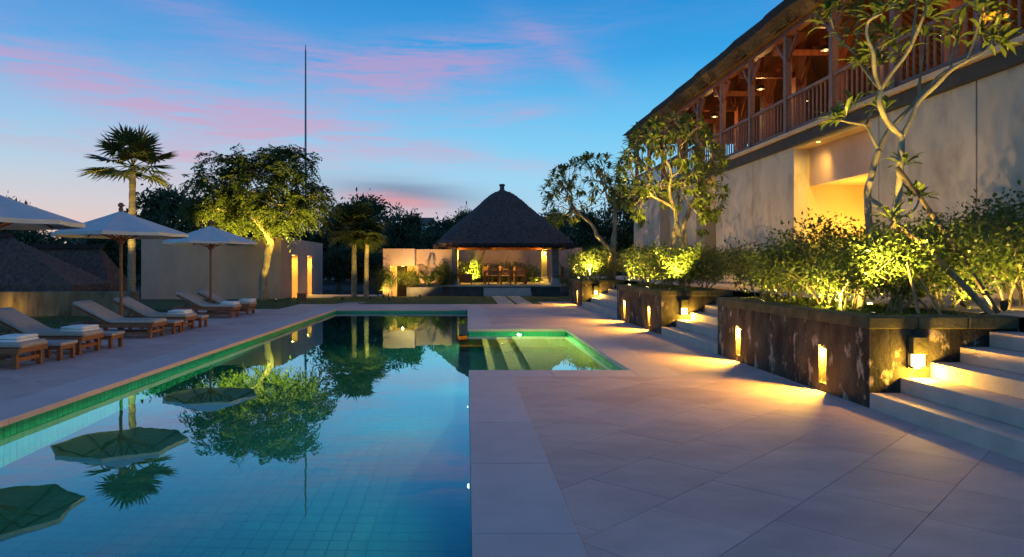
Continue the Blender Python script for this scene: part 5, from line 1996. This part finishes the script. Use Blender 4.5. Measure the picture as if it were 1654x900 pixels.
# ------------------------------------------------------------------ garden spotlights
def spot(loc, tgt, power, ang, label, col=WARM2, rad=.04, blend=.6):
    t_ = thing('garden_spotlight', label, 'spotlight', loc, group='spotlights in the garden')
    d = (Vector(tgt) - Vector(loc)).normalized()
    MB().tube([(0, 0, -.05), (0, 0, .05)], .012, 6).obj('spike', MT['blackmetal'], t_)
    b = Vector((0, 0, .07))
    MB().tube([b - d * .06, b + d * .04], [.035, .045], 10).obj('housing', MT['blackmetal'], t_)
    MB().tube([b + d * .0405, b + d * .045], [.036, .034], 10).obj('lens', MT['lens'], t_)
    lamp('SPOT', Vector(loc) + b + d * .08, power * 2.9, col, t_, rad, tgt, ang, blend)
spot((-7.9, 29.0, LZ), (-8.3, 29.7, 5.0), 170, 90, 'spotlight on the lawn under the large lit tree')
spot((-6.6, 27.3, LZ), (-8.3, 30.0, 5.0), 1900, 58, 'spotlight at the edge of the lawn aimed at the crown of the large lit tree')
spot((-10.6, 27.6, LZ), (-9.0, 30.0, 4.9), 2200, 58, 'spotlight on the lawn behind the loungers aimed at the large lit tree')
spot((-10.75, 21.6, LZ), (-10.98, 23.0, 4.9), 620, 40, 'spotlight at the foot of the tall slim palm')
spot((-4.30, 31.2, LZ), (-4.70, 32.7, 2.9), 80, 74, 'spotlight under the smaller yellow palm')
spot((-5.5, 31.0, LZ), (-5.3, 33.0, 3.4), 60, 70, 'spotlight under the darker broad palm')
spot((-3.3, 29.9, LZ), (-4.9, 32.9, 3.5), 620, 30, 'spotlight near the deck aimed at the crowns of the two palms')
spot((4.46, 8.55, .86), (5.1, 9.75, 2.2), 120, 120, 'spotlight among shrubs at the brightest bush in the nearest planter', col=WARM2)
spot((4.48, 7.72, .86), (6.2, 9.0, 5.2), 560, 74, 'spotlight aimed up at the old frangipani')
spot((5.62, 9.75, .86), (5.0, 8.6, 4.6), 160, 100, 'spotlight behind the old frangipani')
spot((5.70, 7.72, .86), (5.9, 8.6, 2.6), 50, 130, 'added fill spotlight at the right end of the nearest planter')  # fill lamp added to lift the dark shrubs on the right
spot((6.3, 8.2, TZ), (7.3, 9.4, 2.2), 40, 130, 'added fill spotlight on the terrace before the dark shrubs at the right edge')  # another added fill lamp, for the shrubs on the upper terrace
spot((4.48, 10.65, .86), (5.6, 10.6, 2.4), 45, 140, 'spotlight among shrubs before the glowing doorway')
spot((4.48, 11.55, .86), (6.9, 12.4, 3.4), 70, 120, 'spotlight at the far end of the nearest planter')
spot((4.50, 15.50, .86), (5.35, 16.9, 4.4), 800, 74, 'spotlight aimed up at the middle frangipani')
spot((4.48, 17.4, .86), (5.3, 17.3, 3.6), 100, 130, 'spotlight in the front of the middle planter')
spot((4.50, 19.4, .86), (5.6, 17.3, 4.4), 450, 80, 'spotlight at the far end of the middle planter')
spot((4.50, 25.95, .90), (5.2, 26.7, 4.2), 700, 90, 'spotlight in the far planter')
spot((4.6, 28.8, .90), (5.4, 27.0, 3.4), 220, 110, 'spotlight at the far end of the far planter')
for k_, (y_, p_, l_) in enumerate(((8.9, 22, 'added wall washer on the terrace behind the nearest planter'), (11.2, 46, 'added wall washer on the terrace near the right wall joint'), (13.6, 46, 'added wall washer on the terrace right of the glowing doorway'), (19.9, 66, 'added wall washer on the terrace left of the glowing doorway'),
                                   (22.6, 70, 'added wall washer on the terrace behind the middle steps'), (27.2, 80, 'added wall washer on the terrace between the far doorways'), (32.6, 100, 'added wall washer on the terrace at the villa corner'))):
    spot((6.35, y_, TZ), (VX, y_ + .5, 2.9), p_, 125, l_, col=(1.0, 0.62, 0.22), blend=.9)  # washers added out of sight behind the shrubs to warm the villa wall
spot((-2.2, 33.2, LZ), (-2.9, 34.7, 1.5), 260, 110, 'spotlight on the lawn aimed at the gateway wall', col=(1.0, .62, .2))
spot((-4.0, 33.7, LZ), (-3.9, 34.7, 1.2), 45, 110, 'spotlight at the foot of the gateway pier')
spot((-1.85, 35.0, LZ), (-1.9, 35.6, 1.3), 480, 90, 'spotlight before the potted fern')
spot((.3, 40.5, .52), (.5, 41.3, 1.8), 600, 110, 'spotlight under the arching palm fronds')
spot((4.0, 39.8, .52), (4.0, 40.4, .9), 60, 110, 'spotlight at the small fern')
spot((5.0, 34.9, .1), (5.2, 35.7, 1.4), 700, 90, 'spotlight at the bright palm right of the pavilion')
